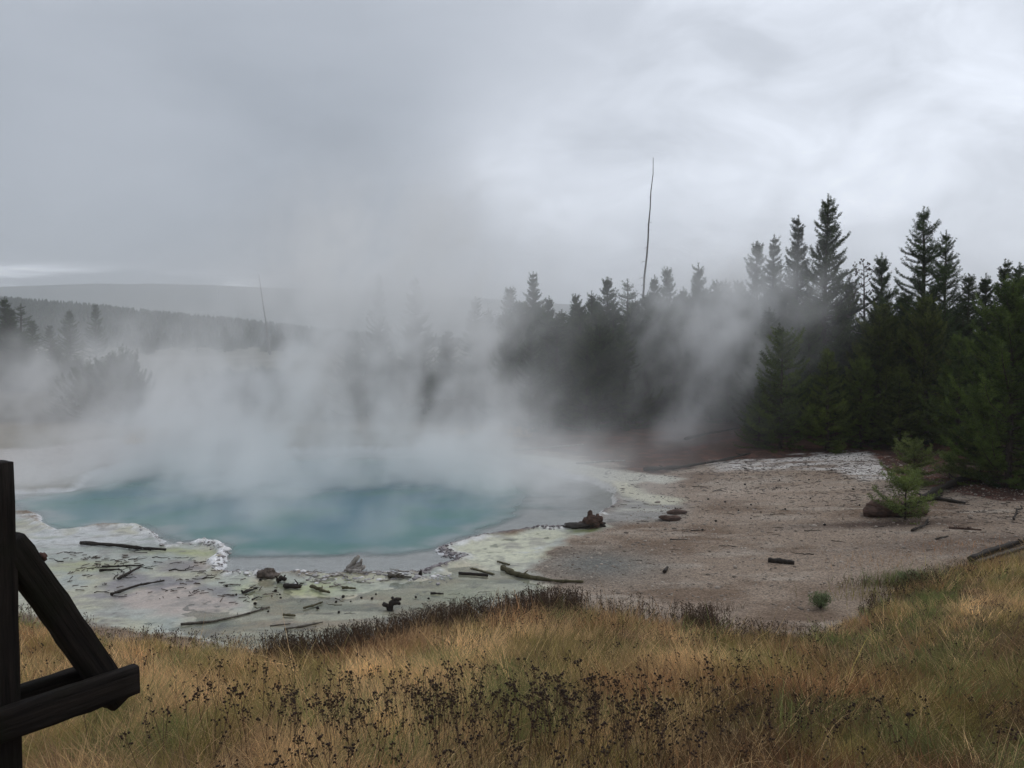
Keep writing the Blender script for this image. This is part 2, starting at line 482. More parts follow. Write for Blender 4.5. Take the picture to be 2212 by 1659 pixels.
def build_ground():
    def axis(segs):
        out = []
        for a, b, st in segs:
            out.append(np.arange(a, b - 1e-6, st))
        return np.concatenate(out)
    def grow(start, end, st, f=1.22):
        v, s = [], st
        p = start
        while p < end:
            v.append(p); p += s; s *= f
        return np.array(v + [end])
    xs = axis([(-26, -13, 0.16), (-13, 13, 0.065), (13, 30, 0.14)])
    xs = np.concatenate([-grow(26, 3500, 0.25)[::-1], xs[1:], grow(30, 3500, 0.25)])
    ys = axis([(-6, 3, 0.5), (3, 12, 0.14), (12, 26, 0.065), (26, 48, 0.13)])
    ys = np.concatenate([np.array([-400, -120, -40, -15.0]), ys, grow(48, 3500, 0.25)])
    X, Y = np.meshgrid(xs, ys)
    nx, ny = len(xs), len(ys)
    x, y = X.ravel(), Y.ravel()
    z = H0(x, y).astype(np.float32)
    # break up the outlines
    wa, wb = fbm(x * 1.1, y * 1.1, 0, 31, 4) - 0.5, fbm(x * 1.1, y * 1.1, 9, 32, 4) - 0.5
    wx, wy = x + wa * 0.5, y + wb * 0.9
    w2x, w2y = x + (fbm(x * .5, y * .3, 0, 33, 5, .6) - .5) * 2.2, y + (fbm(x * .5, y * .3, 7, 34, 5, .6) - .5) * 2.6
    ls = lambda s, soft: np.clip(0.5 - s / soft, 0, 1)
    n_f = fbm(x * 9, y * 9, 0, 41, 3)
    n_m = fbm(x * 2.2, y * 2.2, 0, 42, 4)
    n_l = fbm(x * 0.6, y * 0.6, 0, 43, 4)
    n_h = fbm(x * 0.55, y * 2.0, 0, 44, 5, 0.6)     # drawn out across the slope of the run-off
    s_pool = sdf(POOL, x + wa * 0.35, y + wb * 0.6)
    s_deep = sdf(DEEP, x + wa * 0.5, y + wb * 0.8)
    s_run = sdf(RUNOFF, wx, wy)
    s_flat = sdf(FLATS, wx, wy)
    ysx = ys_of(x)
    # ---- heights
    zz = z + 0.02 * (n_m - 0.5) + 0.012 * (n_f - 0.5)
    flat = ls(s_flat, 0.8)
    flat = flat * np.clip((y - ysx + 0.3) / 0.6, 0, 1)
    flat_z = 0.012 + 0.075 * (n_m - 0.5) + 0.03 * (n_f - 0.5) + 0.02 * np.clip((x + 4) / -6, 0, 1)
    zz = zz * (1 - flat) + flat_z * flat
    runm = ls(s_run, 0.7) * np.clip((y - ysx + 0.1) / 0.4, 0, 1)
    zz = zz * (1 - runm) + (-0.035 + 0.05 * (n_m - 0.5)) * runm
    lip = np.exp(-((s_pool - 0.10) / 0.11) ** 2) * (0.4 + 1.2 * n_f) * 0.055 * np.clip((n_m - .25) * 3, 0, 1)
    inside = np.clip(-s_pool / 0.18, 0, 1)
    bed = -0.022 - 0.022 * n_m - np.where(x > 1.6, .05 * np.clip((n_h - .42) * 5, 0, 1) * np.clip((x - 1.6) / 1.0, 0, 1) * np.clip(-s_pool / .8, 0, 1), 0)
    dp = np.clip(-(s_deep + .45) / 2.6, 0, 1)
    bed = bed - 2.4 * dp * np.where(x > 1.5, .55, 1.0)
    zz = zz * (1 - inside) + bed * inside + lip
    # ---- colours
    def lay(c, m, col):
        m = np.clip(m, 0, 1)[:, None]
        return c * (1 - m) + np.asarray(col, np.float32)[None, :] * m
    c = np.zeros((len(x), 3), np.float32) + np.array([0.285, 0.222, 0.170], np.float32)           # gravel
    c = lay(c, (n_l - 0.42) * 4.5, (0.19, 0.135, 0.096))
    c = lay(c, (n_h - 0.52) * 4, (0.35, 0.295, 0.24))
    pk = np.exp(-(((x - 8.2) / 3.2) ** 2 + ((y - 26.5) / 1.3) ** 2))
    c = lay(c, pk * 1.0 * n_h * 1.5, (0.36, 0.29, 0.23))
    br = np.exp(-(((x - 9.6) / 2.6) ** 2 + ((y - 21.9) / 0.45) ** 2)) + 0.9 * np.exp(-(((x - 12) / 4.0) ** 2 + ((y - 19.6) / 0.9) ** 2)) * n_h * 1.6
    c = lay(c, br * 1.1, (0.095, 0.065, 0.05))
    greyed = np.exp(-(((x - 1.9) / 1.3) ** 2 + ((y - 18.6) / 1.3) ** 2))
    c = lay(c, greyed, (0.17, 0.17, 0.155))
    # far ground: forest floor, meadow flats
    c = lay(c, np.clip((y - 44) / 4, 0, 1), (0.075, 0.06, 0.045))
    c = lay(c, np.clip((y - 75) / 25, 0, 1) * np.clip((10 - x) / 30 + .2, 0, 1), (0.16, 0.155, 0.12))
    c = lay(c, np.exp(-((y - 190) / 26) ** 2) * np.clip((n_l - .35) * 4, 0, 1) * np.clip((20 - x) / 20, 0, 1) * .6, (0.40, 0.38, 0.36))
    c = lay(c, np.clip((y - 46) / 4, 0, 1) * np.clip((120 - y) / 30, 0, 1) * np.clip((0 - x) / 6, 0, 1) * .85, (0.085, 0.075, 0.05))
    # far left bank
    left = np.clip((-3.0 - x) / 3, 0, 1) * np.clip((y - 24) / 2, 0, 1) * np.clip((48 - y) / 4, 0, 1)
    c = lay(c, left * (s_pool > 0), (0.27, 0.235, 0.18))
    c = lay(c, ls(sdf(BANK_L, w2x, w2y), 1.0), (0.50, 0.46, 0.43))
    yb = ls(sdf(poly([(300, 958), (330, 935), (430, 925), (560, 935), (520, 955), (400, 960)]), w2x, w2y), 1.0)
    c = lay(c, yb * (0.4 + n_m), (0.24, 0.19, 0.085))
    # litter under the trees
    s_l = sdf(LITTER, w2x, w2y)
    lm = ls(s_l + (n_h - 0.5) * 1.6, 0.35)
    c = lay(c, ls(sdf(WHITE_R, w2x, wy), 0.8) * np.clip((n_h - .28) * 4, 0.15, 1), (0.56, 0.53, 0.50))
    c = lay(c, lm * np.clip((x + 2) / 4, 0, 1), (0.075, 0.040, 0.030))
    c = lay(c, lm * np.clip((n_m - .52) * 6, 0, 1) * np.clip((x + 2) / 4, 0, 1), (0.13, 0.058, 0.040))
    # sinter strips right of the pool
    shal = ls(sdf(poly([(1120, 1000), (1330, 1045), (1400, 1075), (1480, 1095), (1460, 1125), (1340, 1140), (1260, 1150), (1180, 1150), (1280, 1130), (1330, 1090), (1320, 1065)]), wx, wy), 0.9)
    c = lay(c, shal, (0.245, 0.235, 0.215))
    c = lay(c, shal * np.clip((n_h - .5) * 5, 0, 1), (0.37, 0.36, 0.31))
    c = lay(c, shal * np.clip((0.42 - n_m) * 8, 0, 1), (0.13, 0.125, 0.105))
    c = lay(c, ls(sdf(STRIP1, wx, wy), 0.35) * (0.75 + .4 * n_m), (0.50, 0.49, 0.42))
    c = lay(c, ls(sdf(STRIP2, wx, wy), 0.35) * (0.75 + .4 * n_m), (0.49, 0.47, 0.36))
    # near flats
    fm = ls(s_flat, 0.25) * np.clip((y - ysx + 0.4) / 0.5, 0, 1)
    base = np.zeros_like(c) + np.array([0.42, 0.44, 0.39], np.float32)
    base = lay(base, np.clip((-5.0 - x) / 2.5, 0, 1) * np.clip((y - 19.5) / 1.5, 0, 1), (0.55, 0.56, 0.55))
    base = lay(base, np.clip((n_h - 0.46) * 7, 0, .9), (0.36, 0.39, 0.345))
    base = lay(base, np.clip((n_l - 0.5) * 6, 0, .8), (0.45, 0.43, 0.30))
    G = lambda px, py, rx, ry: np.exp(-(((wx - flat_at(px, py)[0]) / rx) ** 2 + ((wy - flat_at(px, py)[1]) / ry) ** 2))
    base = lay(base, 1.3 * G(620, 1275, 1.2, 0.7) * (.5 + n_m), (0.43, 0.46, 0.25))
    base = lay(base, 1.5 * G(400, 1198, 1.1, 0.30) * (.4 + n_m), (0.36, 0.38, 0.20))
    base = lay(base, 1.5 * G(170, 1228, 0.9, 0.35) * (.4 + n_m), (0.36, 0.37, 0.21))
    pink = ls(sdf(poly([(230, 1305), (330, 1268), (445, 1262), (432, 1280), (525, 1308), (460, 1335), (330, 1335)]), wx, wy), 0.30)
    base = lay(base, pink, (0.46, 0.39, 0.34))
    for pp in ([(300, 1270), (350, 1242), (395, 1252), (452, 1243), (448, 1262), (370, 1272), (345, 1283)], [(425, 1276), (455, 1262), (490, 1268), (525, 1290), (500, 1302), (465, 1292)],
               [(215, 1272), (250, 1250), (330, 1240), (320, 1262), (262, 1285)], [(330, 1222), (400, 1214), (455, 1224), (430, 1236), (350, 1232)], [(160, 1290), (230, 1280), (300, 1290), (240, 1304)]):
        base = lay(base, ls(sdf(poly(pp), wx, wy), 0.25) * (.45 + .6 * n_m), (0.20, 0.18, 0.20))
    rust = G(520, 1222, .35, .25) + G(440, 1225, .3, .3)
    base = lay(base, rust * .8, (0.40, 0.32, 0.25))
    apr = ls(sdf(APRON_R, wx, wy), 0.35)
    base = lay(base, apr, (0.55, 0.55, 0.41))
    base = lay(base, apr * np.clip((n_h - .5) * 6, 0, 1), (0.47, 0.46, 0.33))
    base = lay(base, G(1270, 1148, .5, .35) * 1.2, (0.16, 0.18, 0.07))
    rm = ls(s_run, 0.6)
    base = lay(base, rm * .9, (0.60, 0.50, 0.34))
    base = lay(base, rm * np.clip((n_h - .48) * 6, 0, 1) * .9, (0.40, 0.41, 0.32))
    base = lay(base, rm * np.clip((.44 - n_h) * 7, 0, 1) * .9, (0.58, 0.46, 0.33))
    base = lay(base, rm * G(1020, 1275, 1.6, 0.8), (0.60, 0.60, 0.43))
    base = base * (0.80 + .25 * n_l)[:, None]
    base = lay(base, np.clip((fbm(x * 1.6, y * 3.0, 4, 48, 4, .6) - .60) * 7, 0, .6), (0.235, 0.215, 0.19))
    base = lay(base, np.clip((n_f - .64) * 8, 0, .7) * np.clip((n_m - .45) * 6, 0, 1), (0.14, 0.135, 0.12))
    base = lay(base, rm * np.clip((fbm(x * .7, y * 3.2, 2, 47, 5, .6) - .56) * 9, 0, .8), (0.74, 0.71, 0.56))
    c = c * (1 - fm[:, None]) + base * fm[:, None]
    c = lay(c, ls(sdf(poly([(1080, 1215), (1150, 1190), (1190, 1180), (1170, 1200), (1120, 1225)]), wx, wy), .3) * (n_h > .5), (0.52, 0.53, 0.50))
    crust = ls(sdf(poly([(400, 1181), (440, 1175), (475, 1179), (494, 1195), (480, 1220), (468, 1240), (455, 1228), (446, 1214), (470, 1200), (460, 1186), (430, 1180)]), x + wa * .25, y + wb * .4), 0.05)
    c = lay(c, crust * np.clip((n_f - .28) * 10, 0, 1), (0.80, 0.80, 0.80))
    zz = zz + crust * 0.05 * (s_pool > -0.1)
    # rim
    rim = np.exp(-((s_pool - 0.06) / 0.07) ** 2) * (x > -3.2) * (y < 26)
    c = lay(c, rim * np.clip((n_f - .35) * 6, 0, 1), (0.16, 0.14, 0.145))
    wrim = np.exp(-((s_pool - 0.16) / 0.12) ** 2) * np.clip((n_m - .55) * 10, 0, 1) * (y < 24)
    c = lay(c, wrim, (0.62, 0.62, 0.60))
    # bed of the pool
    ins = np.clip(-s_pool / 0.08 + .3, 0, 1)
    c = lay(c, ins, (0.66, 0.66, 0.67))
    c = lay(c, ins * np.clip((n_h - .5) * 4, 0, .6), (0.54, 0.54, 0.56))
    sr = ins * np.clip((x - 2.0) / 2.0, 0, 1) * (s_deep > -.6)
    c = lay(c, sr * .9, (0.37, 0.355, 0.30))
    c = lay(c, sr * np.clip((n_h - .52) * 5, 0, 1), (0.56, 0.54, 0.49))
    c = lay(c, sr * np.clip((.42 - n_m) * 8, 0, .8), (0.16, 0.15, 0.12))
    # soil below the grass
    gm = np.clip((ysx - y) / 0.5 + .3, 0, 1)
    c = lay(c, gm, (0.21, 0.155, 0.09))
    c = lay(c, np.clip((ysx + .9 - y) / 1.2, 0, 1) * np.clip((x - 5.5) / 1.0, 0, 1) * np.clip((n_m - .4) * 4, 0, 1), (0.13, 0.09, 0.05))
    wet = np.clip(fm + ins + shal * .7, 0, 1) * (1 - gm)
    grav = np.clip(1 - fm - ins - shal * .6, 0, 1) * (1 - gm)
    i = np.arange((nx - 1) * (ny - 1)); r, q = i // (nx - 1), i % (nx - 1)
    a = r * nx + q
    F = np.stack([a, a + 1, a + nx + 1, a + nx], 1)
    # material
    m, N, L, P = mat_new('thermal ground')
    at = N.new('ShaderNodeAttribute'); at.attribute_name = 'tone'
    aw = N.new('ShaderNodeAttribute'); aw.attribute_name = 'wet'
    ag = N.new('ShaderNodeAttribute'); ag.attribute_name = 'grav'
    tc = N.new('ShaderNodeTexCoord')
    def noi(sc, det, ro=0.6):
        n = N.new('ShaderNodeTexNoise'); n.inputs['Scale'].default_value = sc; n.inputs['Detail'].default_value = det; n.inputs['Roughness'].default_value = ro
        L.new(tc.outputs['Object'], n.inputs['Vector']); return n
    n1, n2 = noi(26, 6, .7), noi(5, 5, .6)
    vo = N.new('ShaderNodeTexVoronoi'); vo.inputs['Scale'].default_value = 34
    L.new(tc.outputs['Object'], vo.inputs['Vector'])
    sepc = N.new('ShaderNodeSeparateColor'); L.new(vo.outputs['Color'], sepc.inputs[0])
    def mrange(s, a, b, c_, d):
        n = N.new('ShaderNodeMapRange'); n.inputs['From Min'].default_value = a; n.inputs['From Max'].default_value = b
        n.inputs['To Min'].default_value = c_; n.inputs['To Max'].default_value = d; L.new(s, n.inputs['Value']); return n.outputs[0]
    def mth(op, a, b):
        n = N.new('ShaderNodeMath'); n.operation = op
        for i_, v in enumerate((a, b)):
            if isinstance(v, (int, float)): n.inputs[i_].default_value = v
            else: L.new(v, n.inputs[i_])
        return n.outputs[0]
    k = mth('MULTIPLY', mrange(n1.outputs['Fac'], .3, .7, .72, 1.28), mrange(n2.outputs['Fac'], .3, .7, .86, 1.14))
    peb = mrange(sepc.outputs[0], 0, 1, .66, 1.38)
    kp = mth('ADD', mth('MULTIPLY', mth('SUBTRACT', peb, 1.0), ag.outputs['Fac']), 1.0)
    k = mth('MULTIPLY', k, kp)
    vm = N.new('ShaderNodeVectorMath'); vm.operation = 'SCALE'
    L.new(at.outputs['Color'], vm.inputs[0]); L.new(k, vm.inputs['Scale'])
    L.new(vm.outputs[0], P.inputs['Base Color'])
    L.new(mrange(aw.outputs['Fac'], 0, 1, .92, .38), P.inputs['Roughness'])
    L.new(mrange(aw.outputs['Fac'], 0, 1, .15, .45), P.inputs['Specular IOR Level'])
    b = N.new('ShaderNodeBump'); b.inputs['Distance'].default_value = 0.03
    L.new(mrange(aw.outputs['Fac'], 0, 1, .8, .22), b.inputs['Strength'])
    L.new(mth('ADD', n1.outputs['Fac'], mth('MULTIPLY', mth('MULTIPLY', vo.outputs['Distance'], -0.8), ag.outputs['Fac'])), b.inputs['Height'])
    L.new(b.outputs[0], P.inputs['Normal'])
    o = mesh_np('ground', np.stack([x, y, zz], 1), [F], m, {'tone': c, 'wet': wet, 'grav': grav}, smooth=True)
    tag(o, kind='structure')
    # sampler for things standing on it
    ZZ = zz.reshape(ny, nx)
    def gz(px, py):
        px = np.atleast_1d(np.asarray(px, float)); py = np.atleast_1d(np.asarray(py, float))
        i = np.clip(np.searchsorted(xs, px) - 1, 0, nx - 2); j = np.clip(np.searchsorted(ys, py) - 1, 0, ny - 2)
        u = np.clip((px - xs[i]) / (xs[i + 1] - xs[i]), 0, 1); v = np.clip((py - ys[j]) / (ys[j + 1] - ys[j]), 0, 1)
        return (ZZ[j, i] * (1 - u) + ZZ[j, i + 1] * u) * (1 - v) + (ZZ[j + 1, i] * (1 - u) + ZZ[j + 1, i + 1] * u) * v
    return gz
GZ = build_ground()
def gz1(x, y): return float(GZ(x, y)[0])

# ------------------------------------------------------------------ water
def build_water():
    xs = np.arange(-24, 9.01, 0.14); ys = np.arange(12.6, 42.0, 0.14)
    X, Y = np.meshgrid(xs, ys); x, y = X.ravel(), Y.ravel()
    nx, ny = len(xs), len(ys)
    dep = -GZ(x, y)
    s = np.minimum(sdf(POOL, x, y), sdf(RUNOFF, x, y))
    wa, wb = fbm(x * 1.1, y * 1.1, 0, 31, 4) - 0.5, fbm(x * 1.1, y * 1.1, 9, 32, 4) - 0.5
    sd_ = sdf(DEEP, x + wa * 0.5, y + wb * 0.8)
    wide = np.clip((x - .2) / 2.0, 0, 1)
    blot = fbm(x * .55, y * 1.1, 0, 44, 4, .6)
    murk = np.clip((.10 + wide * (.9 + 3.2 * (blot - .42)) - sd_) / (.42 + 1.6 * wide), 0, 1)
    i = np.arange((nx - 1) * (ny - 1)); r, q = i // (nx - 1), i % (nx - 1)
    a = r * nx + q
    F = np.stack([a, a + 1, a + nx + 1, a + nx], 1)
    keep = (s[F].min(1) < 0.9) & (dep[F].max(1) > -0.05)
    F = F[keep]
    used = np.unique(F); remap = -np.ones(len(x), int); remap[used] = np.arange(len(used))
    V = np.stack([x, y, np.zeros_like(x)], 1)[used]
    m = bpy.data.materials.new('hot spring water'); m.use_nodes = True
    N, L = m.node_tree.nodes, m.node_tree.links
    N.clear()
    out = N.new('ShaderNodeOutputMaterial')
    at = N.new('ShaderNodeAttribute'); at.attribute_name = 'depth'
    tc = N.new('ShaderNodeTexCoord')
    nz = N.new('ShaderNodeTexNoise'); nz.inputs['Scale'].default_value = 0.55; nz.inputs['Detail'].default_value = 4
    L.new(tc.outputs['Object'], nz.inputs['Vector'])
    ramp = N.new('ShaderNodeValToRGB')
    cr = ramp.color_ramp
    cr.elements[0].position = 0.0; cr.elements[0].color = (0.27, 0.325, 0.325, 1)
    cr.elements[1].position = 1.0; cr.elements[1].color = (0.048, 0.165, 0.215, 1)
    e = cr.elements.new(0.25); e.color = (0.10, 0.225, 0.24, 1)
    md = N.new('ShaderNodeMath'); md.operation = 'DIVIDE'; md.inputs[1].default_value = 2.4
    L.new(at.outputs['Fac'], md.inputs[0]); L.new(md.outputs[0], ramp.inputs[0])
    hs = N.new('ShaderNodeMix'); hs.data_type = 'RGBA'
    mr = N.new('ShaderNodeMapRange'); mr.inputs['From Min'].default_value = 0.45; mr.inputs['From Max'].default_value = 0.62; mr.inputs['To Max'].default_value = 0.75
    L.new(nz.outputs['Fac'], mr.inputs['Value']); L.new(mr.outputs[0], hs.inputs['Factor'])
    L.new(ramp.outputs[0], hs.inputs['A'])
    hs.inputs['B'].default_value = (0.055, 0.20, 0.175, 1)
    dif = N.new('ShaderNodeBsdfDiffuse'); L.new(hs.outputs['Result'], dif.inputs['Color'])
    tr = N.new('ShaderNodeBsdfTransparent'); tr.inputs[0].default_value = (0.94, 0.95, 0.93, 1)
    op = N.new('ShaderNodeMapRange'); op.inputs['From Min'].default_value = 0.0; op.inputs['From Max'].default_value = 1.0; op.inputs['To Min'].default_value = 0.04; op.inputs['To Max'].default_value = 0.97
    am = N.new('ShaderNodeAttribute'); am.attribute_name = 'murk'
    L.new(am.outputs['Fac'], op.inputs['Value'])
    mx = N.new('ShaderNodeMixShader'); L.new(op.outputs[0], mx.inputs[0]); L.new(tr.outputs[0], mx.inputs[1]); L.new(dif.outputs[0], mx.inputs[2])
    gl = N.new('ShaderNodeBsdfGlossy'); gl.inputs['Roughness'].default_value = 0.08; gl.inputs['Color'].default_value = (0.66, 0.68, 0.70, 1)
    n2 = N.new('ShaderNodeTexNoise'); n2.inputs['Scale'].default_value = 6; n2.inputs['Detail'].default_value = 3
    L.new(tc.outputs['Object'], n2.inputs['Vector'])
    b = N.new('ShaderNodeBump'); b.inputs['Strength'].default_value = 0.10; b.inputs['Distance'].default_value = 0.02
    L.new(n2.outputs['Fac'], b.inputs['Height']); L.new(b.outputs[0], gl.inputs['Normal'])
    fr = N.new('ShaderNodeFresnel'); fr.inputs['IOR'].default_value = 1.33; L.new(b.outputs[0], fr.inputs['Normal'])
    m2 = N.new('ShaderNodeMixShader'); L.new(fr.outputs[0], m2.inputs[0]); L.new(mx.outputs[0], m2.inputs[1]); L.new(gl.outputs[0], m2.inputs[2])
    L.new(m2.outputs[0], out.inputs['Surface'])
    o = mesh_np('water', V, [remap[F]], m, {'depth': np.maximum(dep[used], 0), 'murk': murk[used]}, smooth=True)
    tag(o, kind='structure')
build_water()

# ------------------------------------------------------------------ far hills
def ridge(name, y0, depth, prof, col, col2, seed, rough, xr, step, nscale=60):
    xs = np.arange(xr[0], xr[1] + 1, step); ys = np.linspace(0, depth, 24)
    X, Y = np.meshgrid(xs, ys)
    top = np.interp(X, prof[:, 0], prof[:, 1])
    t = np.sin(np.clip(Y / depth, 0, 1) * np.pi / 2 * 1.25)
    Z = top * t * (1 + 0) + rough * (fbm(X / (step * 5), Y / (step * 5), 0, seed, 4) - 0.5) * t - 2 * (Y == 0)
    n = len(xs)
    V = np.stack([X, Y + y0, Z], -1).reshape(-1, 3)
    i = np.arange((n - 1) * (len(ys) - 1)); r, q = i // (n - 1), i % (n - 1); a = r * n + q
    m, N, L, P = mat_new(name + ' cover')
    tc = N.new('ShaderNodeTexCoord')
    nz = N.new('ShaderNodeTexNoise'); nz.inputs['Scale'].default_value = 1.0 / nscale; nz.inputs['Detail'].default_value = 8; nz.inputs['Roughness'].default_value = .65
    L.new(tc.outputs['Object'], nz.inputs['Vector'])
    rp = N.new('ShaderNodeValToRGB'); rp.color_ramp.elements[0].position = .4; rp.color_ramp.elements[0].color = (*col, 1); rp.color_ramp.elements[1].position = .65; rp.color_ramp.elements[1].color = (*col2, 1)
    L.new(nz.outputs['Fac'], rp.inputs[0]); L.new(rp.outputs[0], P.inputs['Base Color']); P.inputs['Roughness'].default_value = 1; P.inputs['Specular IOR Level'].default_value = 0
    o = mesh_np(name, V, [np.stack([a, a + 1, a + n + 1, a + n], 1)], m, smooth=True)
    tag(o, kind='structure')
    return V, n
def el_prof(pts, dist):
    out = []
    for xd, yd in pts:
        v = pix_dir(xd, yd); k = dist / v.y
        out.append((v.x * k, CAM_Z + v.z * k))
    return np.array(out)
MDIST = 3000
mp_ = el_prof([(-900, 640), (-300, 632), (60, 632), (160, 625), (300, 622), (480, 625), (700, 632), (900, 642), (1100, 655), (1215, 664), (1400, 676), (1800, 690), (2600, 680), (3200, 670)], MDIST)
ridge('mountain', MDIST - 900, 900, np.array([(a, b / math.sin(math.pi / 2)) for a, b in mp_]), (0.05, 0.065, 0.045), (0.12, 0.12, 0.09), 3, 16, (-3450, 3450), 50, 140)
HDIST = 900
hp_ = el_prof([(-1500, 620), (-500, 618), (0, 640), (120, 652), (260, 662), (400, 677), (560, 692), (700, 708), (900, 728), (1200, 738), (1600, 742)], HDIST)
hp_[:, 1] -= 4.0
HV, hn = ridge('hill', HDIST - 450, 450, hp_, (0.022, 0.032, 0.02), (0.05, 0.055, 0.035), 5, 4, (-1700, 700), 17, 26)
def hill_forest():
    rg = np.random.default_rng(4)
    n = 15000
    y = HDIST - 450 + 450 * rg.random(n) ** 0.8; x = -1000 + 1100 * rg.random(n)
    # height of the hill there
    top = np.interp(x, hp_[:, 0], hp_[:, 1]); t = np.sin(np.clip((y - HDIST + 450) / 450, 0, 1) * np.pi / 2 * 1.25)
    z = top * t - 1.0
    h = 3.5 + 4 * rg.random(n) ** 1.5; r = h * (0.17 + .1 * rg.random(n))
    k = 6
    th = np.linspace(0, 2 * np.pi, k, endpoint=False)[None, :] + rg.random((n, 1)) * 6
    rr = r[:, None] * (0.7 + .6 * rg.random((n, k)))
    base = np.stack([x[:, None] + np.cos(th) * rr, y[:, None] + np.sin(th) * rr, z[:, None] + h[:, None] * .12 * rg.random((n, k))], -1)
    mid = np.stack([x[:, None] + np.cos(th + .5) * rr * .55, y[:, None] + np.sin(th + .5) * rr * .55, z[:, None] + h[:, None] * (.45 + .15 * rg.random((n, k)))], -1)
    tip = np.stack([x, y, z + h], -1)[:, None, :]
    V = np.concatenate([base, mid, tip], 1).reshape(-1, 3)
    o = np.arange(n)[:, None] * (2 * k + 1)
    j = np.arange(k); j2 = (j + 1) % k
    Q = np.stack([o + j, o + j2, o + k + j2, o + k + j], -1).reshape(-1, 4)
    T = np.stack([o + k + j, o + k + j2, np.broadcast_to(o + 2 * k, (n, k))], -1).reshape(-1, 3)
    tint = np.repeat(rg.random(n), 2 * k + 1)
    m = tint_mat('far conifers', (0.018, 0.027, 0.015), (0.05, 0.06, 0.035), 1.0, 0, 0.0)
    ob = mesh_np('distant_forest', V, [Q, T], m, {'tint': tint})
    tag(ob, kind='stuff')
hill_forest()

# ------------------------------------------------------------------ pines
def pine(Ht, Rc, seed, base=0.08, whorl=0.30, per=5, dens=95, fill=1.0, up=1.0, prof_pow=1.05, needle=0.085, ragged=0.35, trunk_r=None, gappy=0.0, tipk=1.0):
    """crown and trunk meshes of one pine, foot at the origin"""
    rg = np.random.default_rng(seed)
    tb = MB()
    zt = np.linspace(0, Ht, 12)
    wob = np.cumsum(rg.normal(0, 0.012 * Ht / 10, (12, 2)), 0)
    r0 = trunk_r or (0.011 * Ht + 0.02)
    tp = np.concatenate([wob, zt[:, None]], 1)
    tb.tube(tp, r0 * (1 - zt / Ht) ** 0.85 + 0.008, 8, 0.2, seed)
    shoots = []          # (p0, dir, len, tint)
    z = Ht * base
    axis = lambda zz: np.array([np.interp(zz, zt, wob[:, 0]), np.interp(zz, zt, wob[:, 1]), zz])
    az = rg.random() * 6
    lop = rg.random() * 6.28
    while z < Ht * 0.955:
        t = (z - Ht * base) / (Ht * (1 - base))
        nb = max(3, int(round(per + rg.normal(0, .8)))) if t < .9 else 4
        Lm = Rc * ((1 - t) ** prof_pow) * (0.55 + 0.45 * min(1, t * 5 + .3)) + 0.05
        for b in range(nb):
            if rg.random() < gappy * (1 - t): continue
            az += 2.4 + rg.normal(0, .35)
            L = Lm * (1 + ragged * rg.normal(0, .8)) * (1 + .12 * math.cos(az - lop))
            L = max(.12, L)
            el = R(-14 + 52 * t * up + rg.normal(0, 9))
            d = np.array([math.cos(az) * math.cos(el), math.sin(az) * math.cos(el), math.sin(el)])
            p = axis(min(z + rg.normal(0, .11), Ht * .96))
            n = max(3, int(L / .13))
            st = L / n
            pts = [p.copy()]
            dd = d.copy()
            br_tint = rg.random()
            for i in range(n):
                dd = dd + np.array([0, 0, 0.07 + .20 * (i / n) ** 2]) * up * min(1, st * 6) + rg.normal(0, .05, 3)
                dd /= np.linalg.norm(dd)
                p = p + dd * st
                pts.append(p.copy())
                f = (i + 1) / n
                if f > 0.22 or t > .7:
                    # side shoots
                    for sgn in (-1, 1):
                        if rg.random() > .92 * fill: continue
                        side = np.cross(dd, [0, 0, 1.0]); side /= np.linalg.norm(side) + 1e-6
                        sl_ = (0.14 + .34 * L * .35 * (1 - f * .75)) * (.7 + .6 * rg.random())
                        sdv = dd * .70 + sgn * side * (.70 + .3 * rg.random()) + np.array([0, 0, up * (.10 + .40 * rg.random())])
                        sdv /= np.linalg.norm(sdv)
                        shoots.append((p.copy(), sdv, sl_, br_tint * .55 + rg.random() * .45))
                shoots.append((pts[-2], dd * 1.0, st * 1.05, br_tint * .55 + rg.random() * .45))
            shoots.append((p, (dd + np.array([0, 0, .7 * up])) / np.linalg.norm(dd + np.array([0, 0, .7 * up])), (.16 + .18 * rg.random()) * tipk, br_tint * .55 + rg.random() * .45))
            if L > .35:
                tb.tube(np.array(pts), np.linspace(max(.008, .02 * L), .004, len(pts)), 4)
        z += whorl * (0.8 + .4 * rg.random()) * (1 - .35 * t)
    shoots.append((np.array([*axis(Ht * .95)[:2], Ht * .95]), np.array([0, 0, 1.0]), .05 * Ht, .6))
    P0 = np.array([s[0] for s in shoots]); D = np.array([s[1] for s in shoots]); LN = np.array([s[2] for s in shoots]); TI = np.array([s[3] for s in shoots])
    cnt = np.maximum(6, (LN * dens * 1.75).astype(int))
    idx = np.repeat(np.arange(len(shoots)), cnt)
    n = len(idx)
    u = rg.random(n)
    d = D[idx]
    base_p = P0[idx] + d * (LN[idx] * u)[:, None]
    rv = rg.normal(0, 1, (n, 3)); rv -= d * (rv * d).sum(1, keepdims=True); rv /= np.linalg.norm(rv, axis=1, keepdims=True) + 1e-6
    spread = 1.0 - .25 * u ** 3
    nd_ = d * (.45 + .35 * u)[:, None] + rv * spread[:, None]; nd_ /= np.linalg.norm(nd_, axis=1, keepdims=True)
    nl = needle * (.7 + .5 * rg.random(n))
    tip = base_p + nd_ * nl[:, None]
    wv = np.cross(nd_, rg.normal(0, 1, (n, 3))); wv /= np.linalg.norm(wv, axis=1, keepdims=True) + 1e-6
    w = needle * .095
    midp = base_p + nd_ * (nl * .45)[:, None]
    V = np.stack([base_p, midp + wv * w, tip, midp - wv * w], 1).reshape(-1, 3)
    Q = np.arange(n * 4).reshape(n, 4)
    tint = np.repeat(np.clip(TI[idx] + rg.normal(0, .08, n), 0, 1), 4)
    crown = (V, Q, tint)
    return tb, crown

